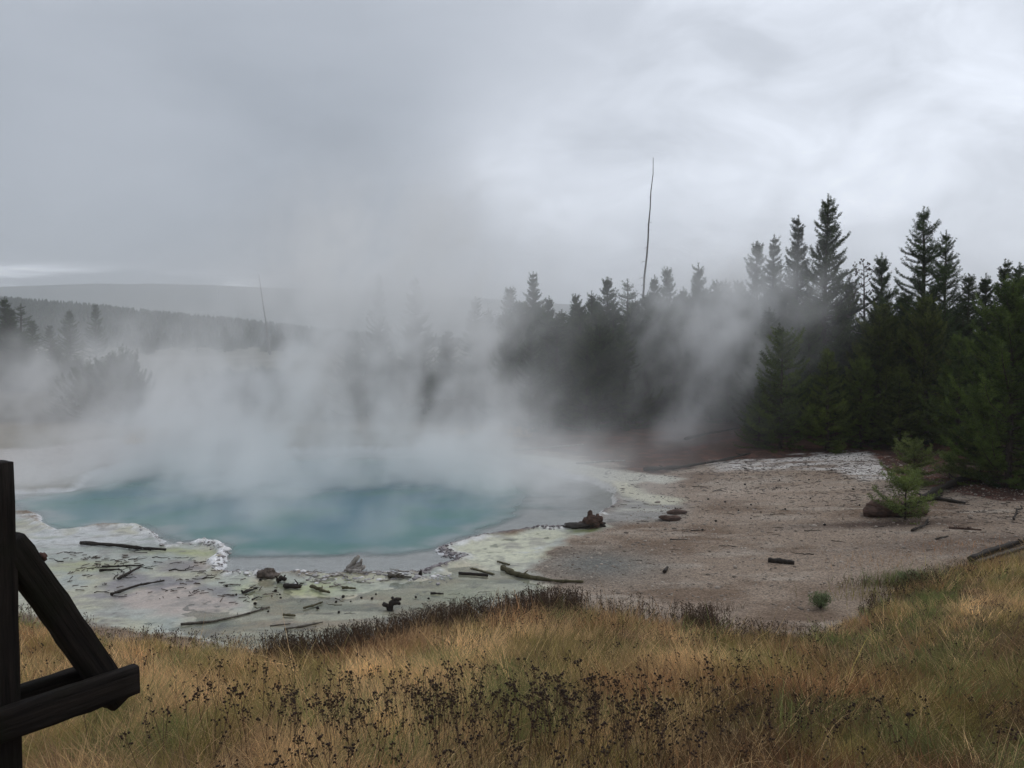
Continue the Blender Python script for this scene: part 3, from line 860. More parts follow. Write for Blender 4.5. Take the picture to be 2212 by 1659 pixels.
class TreeKind:
    def __init__(s, Ht, Rc, seed, mat, **kw):
        s.H, s.R = Ht, Rc
        tb, (V, Q, t) = pine(Ht, Rc, seed, **kw)
        s.trunk = tb.build('trunk', M_BARK, link=False)
        s.crown = mesh_np('crown', V, [Q], mat, {'tint': t}, link=False)
K_TALL = [TreeKind(11, 2.3, 1, M_NEEDLE, base=.06, per=6, whorl=.32, prof_pow=1.0, dens=105, ragged=.32, gappy=.05), TreeKind(10.5, 1.7, 2, M_NEEDLE, base=.06, per=5, dens=100, ragged=.28), TreeKind(10, 2.3, 3, M_NEEDLE, base=.10, per=5, whorl=.36, dens=90, ragged=.42, gappy=.22)]
K_BUSH = [TreeKind(3.2, 2.0, 21, M_NEEDLE, base=.01, per=9, whorl=.24, dens=95, prof_pow=.42, up=1.3, ragged=.3), TreeKind(2.6, 1.5, 22, M_NEEDLE, base=.01, per=8, whorl=.24, dens=95, prof_pow=.5, up=1.2, ragged=.35)]
K_MID = [TreeKind(7.8, 1.9, 14, M_NEEDLE, base=.05, per=6, whorl=.34, dens=95, ragged=.45, prof_pow=.9, gappy=.1), TreeKind(6.8, 1.5, 15, M_NEEDLE, base=.10, per=5, whorl=.36, dens=95, ragged=.5, gappy=.2), TreeKind(7.5, 1.6, 4, M_NEEDLE, per=6, base=.06, dens=95), TreeKind(7.2, 1.35, 5, M_NEEDLE, base=.08, dens=95, ragged=.4, gappy=.12), TreeKind(7.0, 1.75, 6, M_NEEDLE, base=.04, per=6, dens=95)]
K_LOW = [TreeKind(5.0, 1.45, 7, M_NEEDLE_Y, base=.03, per=6, whorl=.26, dens=100, prof_pow=.7), TreeKind(4.6, 1.2, 8, M_NEEDLE_Y, base=.03, per=6, whorl=.26, dens=100), TreeKind(6.6, 1.9, 12, M_NEEDLE_Y, base=.02, per=7, whorl=.26, dens=105, prof_pow=.72, ragged=.4)]
K_SPARSE = [TreeKind(8.5, 1.0, 9, M_NEEDLE, base=.45, per=4, whorl=.42, dens=75, ragged=.5, gappy=.3)]
K_SAP = [TreeKind(1.0, .55, 10, M_SAPLING, base=.06, whorl=.13, per=6, dens=70, tipk=.5, prof_pow=.33, needle=.075, up=1.2, ragged=.4, trunk_r=.022), TreeKind(1.7, .85, 11, M_SAPLING, base=.05, whorl=.16, per=6, dens=75, tipk=.6, needle=.075, prof_pow=.6, trunk_r=.03)]
RT = random.Random(77)
def put_tree(kind, x, y, height, radius=None, label=None, group=None, name='pine_tree', cat='tree', lean=0.0, zoff=0.0):
    o = empty(name, (x, y, gz1(x, y) - 0.03 + zoff))
    sz = height / kind.H
    sx = (radius / kind.R) if radius else sz
    o.scale = (sx, sx, sz)
    o.rotation_euler = (lean * RT.uniform(-1, 1), lean * RT.uniform(-1, 1), RT.uniform(0, 6.28))
    tag(o, label, cat, group)
    for nm, me in (('trunk', kind.trunk), ('crown', kind.crown)):
        c = bpy.data.objects.new(nm, me)
        COL.objects.link(c)
        c.parent = o
    return o
def tree_px(kind, xd, topd, depth, radius=None, label=None, group=None, **kw):
    v = pix_dir(xd, topd)
    k = depth / v.y
    x = v.x * k
    ztop = CAM_Z + v.z * k
    return put_tree(kind, x, depth, ztop - gz1(x, depth), radius, label, group, **kw)

def build_trees():
    T, M, Lw, Sp, Sa = K_TALL, K_MID[2:] + K_MID[:2], K_LOW, K_SPARSE, K_SAP
    sky = [
        (T[0], 1783, 418, 40.5, 1.9, 'tallest dark green pine in the stand, a step from the dead twiggy pine'),
        (T[1], 1722, 462, 41.5, 1.35, 'tall slim pine touching the tallest pine of the stand on its steam side'),
        (T[1], 1668, 505, 44, 1.2, 'third pine from the tallest one towards the steam, pointed top just veiled'),
        (M[1], 1638, 520, 46, 1.25, 'pine whose pointed top fades into the edge of the steam beside three taller pines'),
        (T[2], 2005, 443, 37.5, 2.0, 'tall open crowned pine with upswept branches in the middle of the stand'),
        (T[2], 2048, 496, 40, 1.5, 'thin crowned pine just behind the open crowned tall pine, sky showing between its branches'),
        (M[0], 1915, 543, 40, 1.15, 'narrow spire topped pine between the dead twiggy pine and the open crowned tall pine'),
        (M[1], 1830, 608, 43, 1.0, 'short pine filling the gap right beside the tallest pine'),
        (M[1], 2095, 590, 41, 1.1, 'dark pine just past the thin crowned pine, lower than its neighbours'),
        (M[0], 2130, 588, 39, 1.1, 'pine with a slender leader between two dark pines at the far end of the stand'),
        (T[1], 2165, 557, 37, 1.2, 'tall pine with a split looking top near the end of the stand'),
        (T[0], 2200, 565, 36, 1.5, 'broad tall pine behind the big bushy pine at the end of the stand'),
        (M[2], 1515, 567, 49, 1.5, 'broad pine with twin points rising from steam past the leaning snag'),
        (M[1], 1545, 603, 47, 1.1, 'low pine top between the twin pointed pine and the veiled pines'),
        (M[0], 1568, 600, 48, 1.0, 'small pine spire in the row of low tops behind the steam'),
        (M[1], 1592, 603, 46, 1.0, 'small pine spire next to the veiled pine at the edge of the steam'),
        (M[0], 1478, 618, 50, 1.1, 'sparse grey green pine top beside the twin pointed pine'),
        (M[1], 1435, 575, 51, 1.0, 'thin pine spire just past the tall leaning snag'),
        (M[0], 1412, 592, 53, 1.1, 'pine top standing right beside the tall leaning snag'),
        (Sp[0], 1356, 600, 52, 1.1, 'pine with an open lollipop crown before the tall leaning snag'),
        (M[1], 1308, 598, 52, 1.25, 'pine with a crooked double top above the dark gap in the steam'),
        (M[2], 1282, 628, 51, 1.3, 'low broad pine leaning on the crooked topped pine'),
        (M[1], 1240, 633, 53, .95, 'small pine spire alone in the gap of the treeline'),
        (M[0], 1187, 637, 55, 1.0, 'pointed pine next to the taller sharp pine of the hazy treeline'),
        (T[1], 1153, 585, 56, 1.3, 'sharp dark pine standing tallest in the hazy middle of the treeline'),
        (M[1], 1107, 619, 57, 1.2, 'half veiled pine one step into the steam from the sharp dark pine'),
        (M[2], 1052, 665, 55, 1.4, 'low veiled pine on the steam side of the half veiled pine'),
        (T[1], 1022, 638, 58, 1.5, 'ghostly pine spire almost lost in the thickest steam'),
        (T[0], 898, 597, 60, 1.7, 'broad ghostly pine showing faintly through the thickest steam'),
        (T[1], 820, 588, 58, 1.05, 'tall narrow pine with ragged sides showing faintly through the steam'),
    ]
    for k, xd, td, dep, rad, lab in sky:
        tree_px(k, xd, td, dep, rad * 1.42, lab, 'pines along the skyline', lean=.02)
    front = [
        (Lw[0], 1690, 706, 35.5, 1.55, 'bushy young pine on the gravel edge where the steam ends'),
        (Lw[1], 1790, 752, 34.5, 1.2, 'small yellow green pine in front of the tallest pine'),
        (Lw[2], 1905, 655, 36.2, 1.9, 'rounded young pine in front of the narrow spire topped pine'),
        (Lw[0], 1862, 770, 35.0, 1.2, 'low pine tucked between the small yellow green pine and the rounded pine'),
        (Lw[2], 2000, 640, 35.5, 1.8, 'dense young pine standing before the open crowned tall pine'),
        (Lw[1], 2075, 720, 33.0, 1.4, 'young pine with drooping skirts before the thin crowned pine'),
        (Lw[2], 2192, 600, 26.3, 2.0, 'big bushy light green pine nearest the gravel with its lowest branches on the ground'),
        (Lw[1], 2125, 850, 27.2, 1.1, 'low bushy pine hugging the foot of the biggest bushy pine'),
        (Lw[0], 2300, 600, 27.5, 2.0, 'bushy pine cut by the edge of the view past the biggest bushy pine'),
        (Lw[1], 1640, 830, 36.0, .9, 'little pine at the dark corner of the stand, base in the steam'),
        (Lw[1], 1945, 800, 34.2, 1.2, 'short pine in front of the dense young pine, above the white gravel'),
    ]
    for k, xd, td, dep, rad, lab in front:
        tree_px(k, xd, td, dep, rad, lab, 'young pines at the front of the stand')
    # inner stand
    rg = random.Random(5)
    n = 0
    while n < 100:
        xd = rg.uniform(1060, 2500); dep = rg.uniform(38.5, 50) if xd > 1600 else rg.uniform(43, 58)
        lim = np.interp(xd, [700, 1100, 1200, 1300, 1400, 1500, 1600, 1700, 1780, 1850, 1900, 2000, 2100, 2300], [720, 668, 668, 640, 640, 625, 620, 600, 610, 690, 650, 610, 630, 610])
        td = lim + rg.uniform(0, 60)
        k = rg.choice(M + M + [Lw[2]])
        tree_px(k, xd, td, dep, rg.uniform(1.2, 2.0), 'dark pine packed inside the stand behind the gravel' if xd > 1600 else 'dark pine in the crowded stand behind the right of the steam', 'pines packed inside the stand' if xd > 1600 else 'pines packed behind the steam', lean=.02)
        n += 1
    for i in range(58):
        xd = rg.uniform(1090, 1640); dep = rg.uniform(44, 56)
        lim = np.interp(xd, [1090, 1160, 1220, 1300, 1400, 1500, 1640], [662, 640, 668, 640, 632, 622, 600])
        tree_px(rg.choice(M), xd, lim + rg.uniform(-4, 40), dep, rg.uniform(1.5, 2.2), 'dark pine in the crowded stand behind the right of the steam', 'pines packed behind the steam', lean=.03)
    n = 0
    while n < 26:
        xd = rg.uniform(740, 1110); dep = rg.uniform(50, 66)
        td = rg.uniform(700, 800)
        tree_px(rg.choice(M), xd, td, dep, rg.uniform(1.2, 1.8), 'pine deep in the thick steam behind the pool', 'pines lost in the thick steam', lean=.02)
        n += 1
    # far side of the basin
    leftm = [(M[2], -60, 668, 84, 2.6, 'bulky dark pine cut by the view edge in the far left clump'), (M[0], 20, 662, 86, 2.2, 'second tallest dark pine of the far left clump, next to the tallest'), (M[2], 50, 712, 84, 2.4, 'lowest broad dark pine in front of the far left clump'), (M[0], 8, 640, 88, 2.2, 'dark pine standing tallest at the far left of the basin'), (M[2], -28, 655, 86, 2.4, 'broad dark pine at the very edge of the far left clump'), (Sp[0], 42, 655, 92, 1.7, 'thin topped pine beside the tallest far left pine'),
             (M[1], 68, 690, 97, 1.8, 'pine with a round top at the end of the far left clump'), (M[2], 25, 700, 90, 2.4, 'low dark pine under the tallest far left pine'), (M[1], 108, 702, 112, 1.9, 'small hazy pine beyond the far left clump'),
             (M[2], 150, 668, 135, 2.8, 'hazy broad pine on the left of the basin'), (M[1], 205, 655, 140, 2.2, 'hazy slender pine beside the hazy broad pine')]
    for k, xd, td, dep, rad, lab in leftm:
        tree_px(k, xd, td, dep, rad, lab, 'pines on the far left of the basin')
    rg = random.Random(15)
    for i in range(44):
        xd = rg.uniform(-300, 760); dep = rg.uniform(230, 420)
        td = np.interp(xd, [-300, 0, 300, 500, 760], [690, 700, 705, 712, 722]) + rg.uniform(-8, 24)
        tree_px(rg.choice(M), xd, td, dep, rg.uniform(2.0, 3.6), 'dark conifer in the far treeline below the forested hill', 'conifers of the far treeline')
    for (xd, td, dep, rad, lab, k) in [(255, 787, 47, 2.3, 'rounded dark green pine bush looming through the steam on the left bank', K_BUSH[0]), (200, 805, 49, 2.2, 'low pine bush fading into steam beside the rounded one', K_BUSH[0]), (160, 822, 51, 2.0, 'greyest pine bush of the left bank, nearly lost in steam', K_BUSH[1]),
                                       (300, 840, 46, 1.3, 'little pine bush at the steam side foot of the rounded one', K_BUSH[1])]:
        tree_px(k, xd, td, dep, rad, lab, 'pine bushes on the left bank', name='pine_bush', cat='bush')
    rg = random.Random(25)
    for i in range(34):
        xd = rg.uniform(-160, 640); dep = rg.uniform(52, 96)
        td = np.interp(xd, [-160, 60, 120, 260, 420, 640], [770, 770, 760, 800, 815, 800]) + rg.uniform(-12, 40)
        tree_px(rg.choice(K_BUSH + M[:2]), xd, td, dep, rg.uniform(1.6, 3.0), 'dark pine half hidden by steam on the far left bank', 'pines half hidden on the left bank')
    # saplings by the mound
    tree_px(Sa[0], 1957, 1036, 22.3, .60, 'little open pine sapling growing beside the reddish mound on the gravel', None, name='pine_sapling', cat='sapling')
    tree_px(Sa[1], 1975, 958, 27.2, .85, 'dense young pine sapling right behind the mound', None, name='pine_sapling', cat='sapling')
    tree_px(Sa[0], 2052, 985, 28.0, .45, 'tiny pine sapling between the dense sapling and the biggest bushy pine', None, name='pine_sapling', cat='sapling')
build_trees()

# ------------------------------------------------------------------ dead trees
def snag(base_xd, top_xd, top_yd, depth, r0, label, seed, stubs=18, stub_from=.25):
    vb, vt = pix_dir(base_xd, 740), pix_dir(top_xd, top_yd)
    x0 = vb.x * depth / vb.y; kt = depth / vt.y
    top = np.array([vt.x * kt, depth, CAM_Z + vt.z * kt])
    z0 = gz1(x0, depth)
    rg = np.random.default_rng(seed)
    t = np.linspace(0, 1, 16)
    p = np.array([x0, depth, z0 - .1])[None, :] * (1 - t)[:, None] + top[None, :] * t[:, None]
    bow = np.sin(t * np.pi) * .006 * np.linalg.norm(top - p[0])
    p[:, 0] += bow * (1 if top[0] < x0 else 1)
    p[1:-1, :2] += rg.normal(0, .03, (14, 2))
    root = empty('dead_tree', (x0, depth, z0))
    loc = np.array([x0, depth, z0])
    tr = MB(); tr.tube(p - loc, r0 * (1 - t) ** .8 + .014, 7, .25, seed)
    tr.build('trunk', M_SNAG, root, True)
    bm_ = MB()
    for i in range(stubs):
        f = rg.uniform(stub_from, .95)
        q = np.array([np.interp(f, t, p[:, k]) for k in range(3)]) - loc
        a = rg.random() * 6.28; L_ = rg.uniform(.2, .8) * (1.1 - f)
        e = q + np.array([math.cos(a) * L_, math.sin(a) * L_, rg.uniform(-.35, .1) * L_])
        m_ = (q + e) / 2 + np.array([0, 0, .12 * L_])
        bm_.tube([q, m_, e], [.018, .014, .006], 4)
    bm_.build('branch_stubs', M_SNAG, root)
    tag(root, label, 'dead tree')
snag(1367, 1411, 340, 55, .085, 'very tall bare leaning snag rising above the treeline', 3, 22)
snag(583, 558, 590, 236, .30, 'bare grey snag leaning the other way in front of the forested hill', 4, 8, .5)

def twiggy():
    xd, td, dep = 1866, 568, 40
    v = pix_dir(xd, td); k = dep / v.y
    x = v.x * k; z0 = gz1(x, dep); h = CAM_Z + v.z * k - z0
    root = empty('dead_pine', (x, dep, z0))
    rg = np.random.default_rng(8)
    tr = MB(); t = np.linspace(0, 1, 10)
    tr.tube(np.stack([.1 * np.sin(t * 3), .05 * t, t * h], 1), .09 * (1 - t) ** .8 + .012, 6, .2, 1)
    tr.build('trunk', M_SNAG, root, True)
    br, tf = MB(), MB()
    for i in range(34):
        f = .55 + .45 * (i / 34) ** .8
        a = i * 2.4; L_ = (1.15 - f) * 2.1 * rg.uniform(.6, 1.1)
        q = np.array([.1 * math.sin(f * 3), .05 * f, f * h])
        e = q + np.array([math.cos(a) * L_, math.sin(a) * L_, L_ * rg.uniform(.3, .9)])
        m_ = (q + e) / 2 - np.array([0, 0, .1 * L_])
        br.tube([q, m_, e], [.016, .012, .006], 4)
        for _ in range(4):
            u = rg.uniform(.5, 1); c = (1 - u) * m_ + u * e if u > .5 else m_
            c = c + rg.normal(0, .09, 3)
            br.tube([(1 - u) * m_ + u * e, c], [.006, .004], 3)
            tf.lump(c, np.array([.045, .045, .05]) * rg.uniform(.6, 1.2), i, .5, 0)
    br.build('branches', M_SNAG, root)
    tf.build('twig_foliage', M_DRYTUFT, root)
    tag(root, 'dead twiggy pine with tufted bare twigs showing against the sky', 'dead tree')
twiggy()

# ------------------------------------------------------------------ railing
def build_railing():
    Pp = np.array([-2.315, 3.80, 0.0])
    u = np.array([0.576, 0.818, 0]); u /= np.linalg.norm(u)
    w = np.array([u[1], -u[0], 0])                    # towards the viewer's right
    zg = gz1(Pp[0], Pp[1])
    root = empty('wooden_railing', (Pp[0], Pp[1], zg))
    def beam(name, a, b, wa, wb, va, vb, seed, chip=0.004, mat=M_TIMBER, nseg=14):
        """timber from a to b; (wa, wb) unit vectors of its section, va, vb its half sizes"""
        rg = np.random.default_rng(seed)
        a, b = np.asarray(a, float), np.asarray(b, float)
        ax = (b - a) / np.linalg.norm(b - a)
        k = 5
        sec = []
        for s0, s1 in ((( -1, -1), (1, -1)), ((1, -1), (1, 1)), ((1, 1), (-1, 1)), ((-1, 1), (-1, -1))):
            for i in range(k):
                t = i / k
                p = np.array(s0) * (1 - t) + np.array(s1) * t
                r_ = .93 if i == 0 else 1.0
                sec.append(p * r_)
        sec = np.array(sec); m = len(sec)
        V = []
        for i in range(nseg + 1):
            t = i / nseg
            c = a * (1 - t) + b * t
            j = 1 + rg.normal(0, chip, (m, 2)) * 6
            end = .97 if i in (0, nseg) else 1.0
            for q in range(m):
                V.append(c + wa * sec[q, 0] * va * j[q, 0] * end + wb * sec[q, 1] * vb * j[q, 1] * end)
        V = np.array(V)
        Q = [(i * m + q, i * m + (q + 1) % m, (i + 1) * m + (q + 1) % m, (i + 1) * m + q) for i in range(nseg) for q in range(m)]
        V = np.concatenate([V, [a], [b]])
        Tt = [((nseg + 1) * m, (q + 1) % m, q) for q in range(m)] + [((nseg + 1) * m + 1, nseg * m + q, nseg * m + (q + 1) % m) for q in range(m)]
        # store along the local axis so that the grain runs with the timber
        cen = (a + b) / 2
        Rm = np.stack([wa, wb, ax], 1)
        o = mesh_np(name, (V - cen) @ Rm, [np.array(Q), np.array(Tt)], mat, None, root)
        M4 = Matrix(((Rm[0, 0], Rm[0, 1], Rm[0, 2], cen[0] - Pp[0]), (Rm[1, 0], Rm[1, 1], Rm[1, 2], cen[1] - Pp[1]), (Rm[2, 0], Rm[2, 1], Rm[2, 2], cen[2] - zg), (0, 0, 0, 1)))
        o.matrix_local = M4
        return o
    Z = np.array([0, 0, 1.0])
    ptop = CAM_Z - 0.545
    beam('post', Pp + Z * (zg - .4), Pp + Z * ptop, u, w, .070, .062, 1, .006)
    zb = CAM_Z - 1.70
    # cross beams on both faces of the post
    for s, sd_, ln in ((1, 2, .60), (-1, 3, .52)):
        c0 = Pp + w * s * (.062 + .036) + Z * zb
        beam('cross_beam', c0 - u * .55, c0 + u * ln, Z, w, .074, .034, sd_, .004)
    # brace between the cross beams
    t0 = Pp + u * .070 + Z * (CAM_Z - 0.94)
    t1 = Pp + u * .56 + Z * (zb - .115)
    d = (t1 - t0) / np.linalg.norm(t1 - t0)
    n = np.cross(w, d)
    br = beam('brace', t0 - d * .03, t1, n, w, .068, .060, 5, .005)
    bt = MB()
    c = t0 + d * .13 + n * (.068 if n[2] > 0 else -.068)
    nn = n if n[2] > 0 else -n
    bt.tube([c - nn * .01 - Pp - Z * 0 + Z * (-zg), c + nn * .032 + Z * (-zg) - Pp], [.014, .014], 8)
    bt.tube([c + nn * .006 + Z * (-zg) - Pp, c + nn * .022 + Z * (-zg) - Pp], [.024, .024], 6)
    bt.build('bolt', M_BOLT, root)
    tag(root, 'dark weathered boardwalk railing post with a slanting brace between two cross beams', 'railing')
build_railing()

# ------------------------------------------------------------------ driftwood and debris
def wood(name, pts_px, r, mat, label, group=None, cat='stick', stubs=0, seed=0, lift=0.0, k=6, rough=.35, taper=.6, flat=1.0, arch=0.0):
    rg = np.random.default_rng(seed + 100)
    base = [flat_at(a, b, .06 + lift) if b > 1100 and a < 1300 else hit(a, b)[:2] for a, b in pts_px]
    pts = np.array([(p[0], p[1], max(gz1(p[0], p[1]), -.01) + r * .7 + lift) for p in base])
    if len(pts) == 2:
        t = np.linspace(0, 1, 7)[:, None]
        L_ = np.linalg.norm(pts[1] - pts[0])
        pts = pts[0] * (1 - t) + pts[1] * t
        pts[1:-1] += rg.normal(0, .018 * L_, (5, 3)) * np.array([1, 1, .4])
        pts[:, 2] += np.sin(t[:, 0] * np.pi) * arch
    else:
        # resample
        s = np.concatenate([[0], np.cumsum(np.linalg.norm(np.diff(pts, axis=0), axis=1))])
        q = np.linspace(0, s[-1], max(9, 4 * len(pts)))
        pts = np.stack([np.interp(q, s, pts[:, i]) for i in range(3)], 1)
    c = pts.mean(0); c[2] = min(pts[:, 2])
    o = MB()
    n = len(pts)
    o.tube(pts - c, r * np.linspace(1, taper, n) * (1 + .15 * rg.normal(0, 1, n)), k, rough, seed, flat=flat)
    for i in range(stubs):
        f = rg.integers(1, n - 1)
        a = rg.random() * 6.28; L_ = rg.uniform(1.5, 5) * r
        e = pts[f] - c + np.array([math.cos(a) * L_, math.sin(a) * L_, abs(rg.normal(0, .28)) * L_])
        o.tube([pts[f] - c, (pts[f] - c + e) / 2 + rg.normal(0, r * .4, 3), e], [r * .45, r * .3, r * .18], 4)
    ob = o.build(name, mat, None, True)
    ob.location = c
    tag(ob, label, cat, group)
    return ob

def plank(xa, ya, xb, yb, wdt, th, mat, label, seed=0, lift=.0):
    a, b = flat_at(xa, ya, .04), flat_at(xb, yb, .04)
    d = b - a; L_ = np.linalg.norm(d); d /= L_; nrm = np.array([-d[1], d[0]])
    rg = np.random.default_rng(seed)
    n = 10
    V, Q = [], []
    for i in range(n + 1):
        t = i / n
        p = d * (t - .5) * L_
        for sx, sz in ((-1, 0), (1, 0), (1, 1), (-1, 1)):
            j = rg.normal(0, .003, 3)
            V.append((p[0] + nrm[0] * sx * wdt / 2 + j[0], p[1] + nrm[1] * sx * wdt / 2 + j[1], sz * th + j[2]))
    for i in range(n):
        for q in range(4):
            Q.append((i * 4 + q, i * 4 + (q + 1) % 4, i * 4 + 4 + (q + 1) % 4, i * 4 + 4 + q))
    Q += [(3, 2, 1, 0), (n * 4, n * 4 + 1, n * 4 + 2, n * 4 + 3)]
    o = mesh_np('wood_plank', np.array(V), [np.array(Q)], mat)
    c = (a + b) / 2
    o.location = (c[0], c[1], max(-.02, gz1(c[0], c[1])) + lift)
    tag(o, label, 'plank')
    return o

def lumpy(name, parts, mat, xd, yd, label, cat, seed, z=.03, group=None):
    p = flat_at(xd, yd, z) if xd < 1400 else hit(xd, yd)[:2]
    o = MB()
    for i, (off, r, ro) in enumerate(parts):
        o.lump(off, np.array(r), seed + i, ro, 3)
    ob = o.build(name, mat, None, True)
    ob.location = (p[0], p[1], max(gz1(p[0], p[1]), -.03))
    tag(ob, label, cat, group)
    return ob

def build_debris():
    D, W, OW, RW, PW = M_DRIFT, M_DARKWOOD, M_OLIVEWOOD, M_REDWOOD, M_PALEWOOD
    plank(991, 1237, 1054, 1241, .055, .055, W, 'straight dark sawn plank lying in the yellow shallows', 1, .02)
    plank(1018, 1224, 1067, 1237, .07, .015, OW, 'thin pale sunken plank just beyond the straight dark one', 2, .004)
    plank(1074, 1214, 1100, 1221, .05, .03, OW, 'short olive plank near the end of the curved log', 3, .01)
    plank(838, 1303 - 58, 838 + 50, 1303 - 54, .05, .02, W, 'short dark board at the crusted edge of the pool', 4, .01)
    wood('long_board', [(174, 1174), (255, 1178), (300, 1182), (358, 1186)], .045, W, 'long thin dark brown board on the white flat at the pool edge', None, 'board', 0, 5, .03, 5, .2, .7)
    wood('wood_sliver', [(278, 1181), (326, 1187)], .02, W, 'broken sliver beside the long brown board', None, 'stick', 0, 6, .01)
    wood('fallen_log', [(1086, 1226), (1110, 1236), (1150, 1247), (1200, 1258), (1260, 1264)], .065, OW, 'curved half sunk log between the yellow shallows and the gravel', None, 'log', 2, 7, .0, 8, .3, .35)
    wood('driftwood_log', [(840, 1243), (872, 1246)], .055, D, 'knobbly grey log lying along the pool rim', None, 'log', 3, 8, .02)
    wood('driftwood_log', [(614, 1263), (650, 1267)], .055, W, 'short dark spiky log lying flat on the yellow green crust', None, 'log', 4, 9, .02)
    wood('driftwood_log', [(672, 1266), (712, 1278)], .045, OW, 'mossy slanting log next to the short dark spiky one', None, 'log', 2, 10, .02)
    wood('driftwood_log', [(740, 1268), (768, 1270)], .035, OW, 'pale olive log at the foot of the white crust', None, 'log', 0, 11, .02)
    wood('branch', [(655, 1307), (675, 1302), (697, 1294)], .022, OW, 'bent branch with upright twigs on the tan shallows', None, 'branch', 5, 12, .02)
    wood('branch', [(614, 1352), (655, 1346), (697, 1337)], .020, D, 'long thin branch lying closest to the grass', None, 'branch', 1, 13, .01)
    wood('branch', [(583, 1345), (627, 1340)], .016, D, 'straight stick beside the long thin branch near the grass', None, 'stick', 0, 14, .01)
    wood('branch', [(240, 1283), (262, 1274), (300, 1262), (355, 1252)], .030, W, 'long dark ragged branch across the purple grey crust', None, 'branch', 6, 15, .02)
    wood('branch', [(255, 1248), (285, 1232), (305, 1222)], .030, W, 'dark twiggy branch rising from the left flat', None, 'branch', 7, 16, .03)
    wood('branch', [(390, 1343), (460, 1336), (520, 1323), (582, 1305)], .022, D, 'long grey branch half sunk along the edge of the pink flat', None, 'branch', 4, 17, .01)
    wood('branch', [(524, 1277), (550, 1266)], .03, W, 'bundle like ragged dark branch on the yellow flat', None, 'branch', 6, 18, .02)
    wood('branch', [(544, 1290), (558, 1283), (566, 1284)], .015, W, 'hooked dark twig on the purple patch', None, 'stick', 0, 19, .02)
    wood('branch', [(930, 1276), (958, 1277)], .025, W, 'lone dark stick in the middle of the tan shallows', None, 'stick', 1, 20, .01)
    wood('branch', [(612, 1322), (638, 1324)], .03, OW, 'short brown stub of wood near the sedge edge', None, 'stick', 0, 21, .01)
    wood('branch', [(220, 1222), (310, 1218)], .022, W, 'twig lying flat across the pale green flat', None, 'stick', 5, 22, .01)
    wood('branch', [(215, 1230), (258, 1228)], .03, W, 'thick dark stick on the yellow stained flat', None, 'stick', 3, 23, .01)
    # right side
    wood('fallen_log', [(1660, 1214), (1690, 1217), (1715, 1220)], .06, W, 'short dark log alone on the open gravel', None, 'log', 0, 30, .0, 8, .3, .8)
    wood('fallen_log', [(2095, 1215), (2140, 1198), (2180, 1184), (2235, 1168)], .06, W, 'long split dark log lying at the edge of the grass', None, 'log', 3, 31, .04, 8, .4, .8)
    wood('fallen_log', [(2110, 1220), (2160, 1203), (2240, 1180)], .045, D, 'grey log lying right against the long split dark one', None, 'log', 2, 32, .02, 8, .4, .8)
    wood('fallen_log', [(1990, 1088), (2030, 1066), (2065, 1048), (2110, 1030)], .11, W, 'charred fallen log running under the biggest bushy pine', None, 'log', 5, 33, .05, 8, .4, .7)
    wood('fallen_log', [(1960, 1092), (2020, 1080), (2085, 1090)], .07, W, 'dark low log crossing the end of the charred one', None, 'log', 5, 34, .0, 8, .4, .6)
    wood('branch', [(1970, 1150), (1998, 1138), (2004, 1126)], .035, W, 'upturned dark root piece on the gravel before the mound', None, 'branch', 5, 35, .03)
    wood('branch', [(2050, 1142), (2120, 1146)], .035, RW, 'reddish rotten branch on the gravel near the grass', None, 'branch', 4, 36, .0)
    wood('branch', [(2020, 1166), (2048, 1160)], .03, D, 'forked grey branch on the gravel nearer than the rotten one', None, 'branch', 4, 37, .0)
    wood('branch', [(2190, 1128), (2205, 1098)], .03, W, 'crooked dark branch standing up near the last bushy pine', None, 'branch', 4, 38, .06)
    wood('branch', [(1435, 1240), (1442, 1230)], .04, W, 'stubby dark piece of wood standing on the gravel', None, 'stick', 0, 39, .02)
    wood('fallen_log', [(1390, 1020), (1470, 1015), (1560, 1000), (1620, 985)], .08, W, 'long dark fallen trunk along the steamy edge of the stand', None, 'log', 6, 40, .05, 7, .4, .5)
    wood('fallen_log', [(1110, 975), (1190, 968), (1260, 962)], .06, PW, 'pale thin log behind the right end of the pool', None, 'log', 0, 41, .0)
    wood('fallen_log', [(1245, 1003), (1300, 999), (1350, 997)], .05, PW, 'pale stick lying past the pale sinter strip', None, 'log', 0, 42, .0)
    wood('fallen_log', [(1480, 960), (1530, 948), (1600, 935)], .08, W, 'dark trunk leaning into the undergrowth at the corner of the stand', None, 'log', 5, 43, .2, 7, .4, .5)
    # lumps
    lumpy('rock', [((0, 0, .07), (.16, .12, .12), .8), ((.07, .02, .03), (.15, .11, .06), .7)], M_ROCK, 578, 1245, 'lone brown rock on the white edge of the near flat', 'rock', 50)
    o = lumpy('rotten_stump', [((0, 0, .14), (.24, .16, .18), .7), ((-.09, 0, .32), (.06, .05, .16), .7), ((-.26, 0, .06), (.20, .12, .08), .7), ((.13, 0, .22), (.12, .10, .12), .7)], RW, 1281, 1140, 'orange brown rotten stump at the right end of the pool', 'stump', 60)
    lumpy('mossy_clod', [((0, 0, .04), (.34, .15, .09), .5), ((.5, .1, .06), (.3, .14, .12), .5)], M_DARKWOOD, 1245, 1141, 'low black clod joined to the rotten stump at the water edge', 'clod', 64)
    lumpy('reddish_mound', [((0, 0, .14), (.58, .42, .27), .35), ((.55, .05, .08), (.55, .40, .20), .35), ((-.35, -.05, .09), (.34, .3, .21), .3), ((.2, -.1, .22), (.25, .2, .14), .4)], RW, 1918, 1112, 'reddish brown layered mound of rotten wood on the gravel by the sapling', 'mound', 70)
    lumpy('rotten_chunk', [((0, 0, .05), (.26, .12, .08), .4)], RW, 1461, 1110, 'rust brown chunk lying beyond its twin at the end of the cream strip', 'chunk', 74)
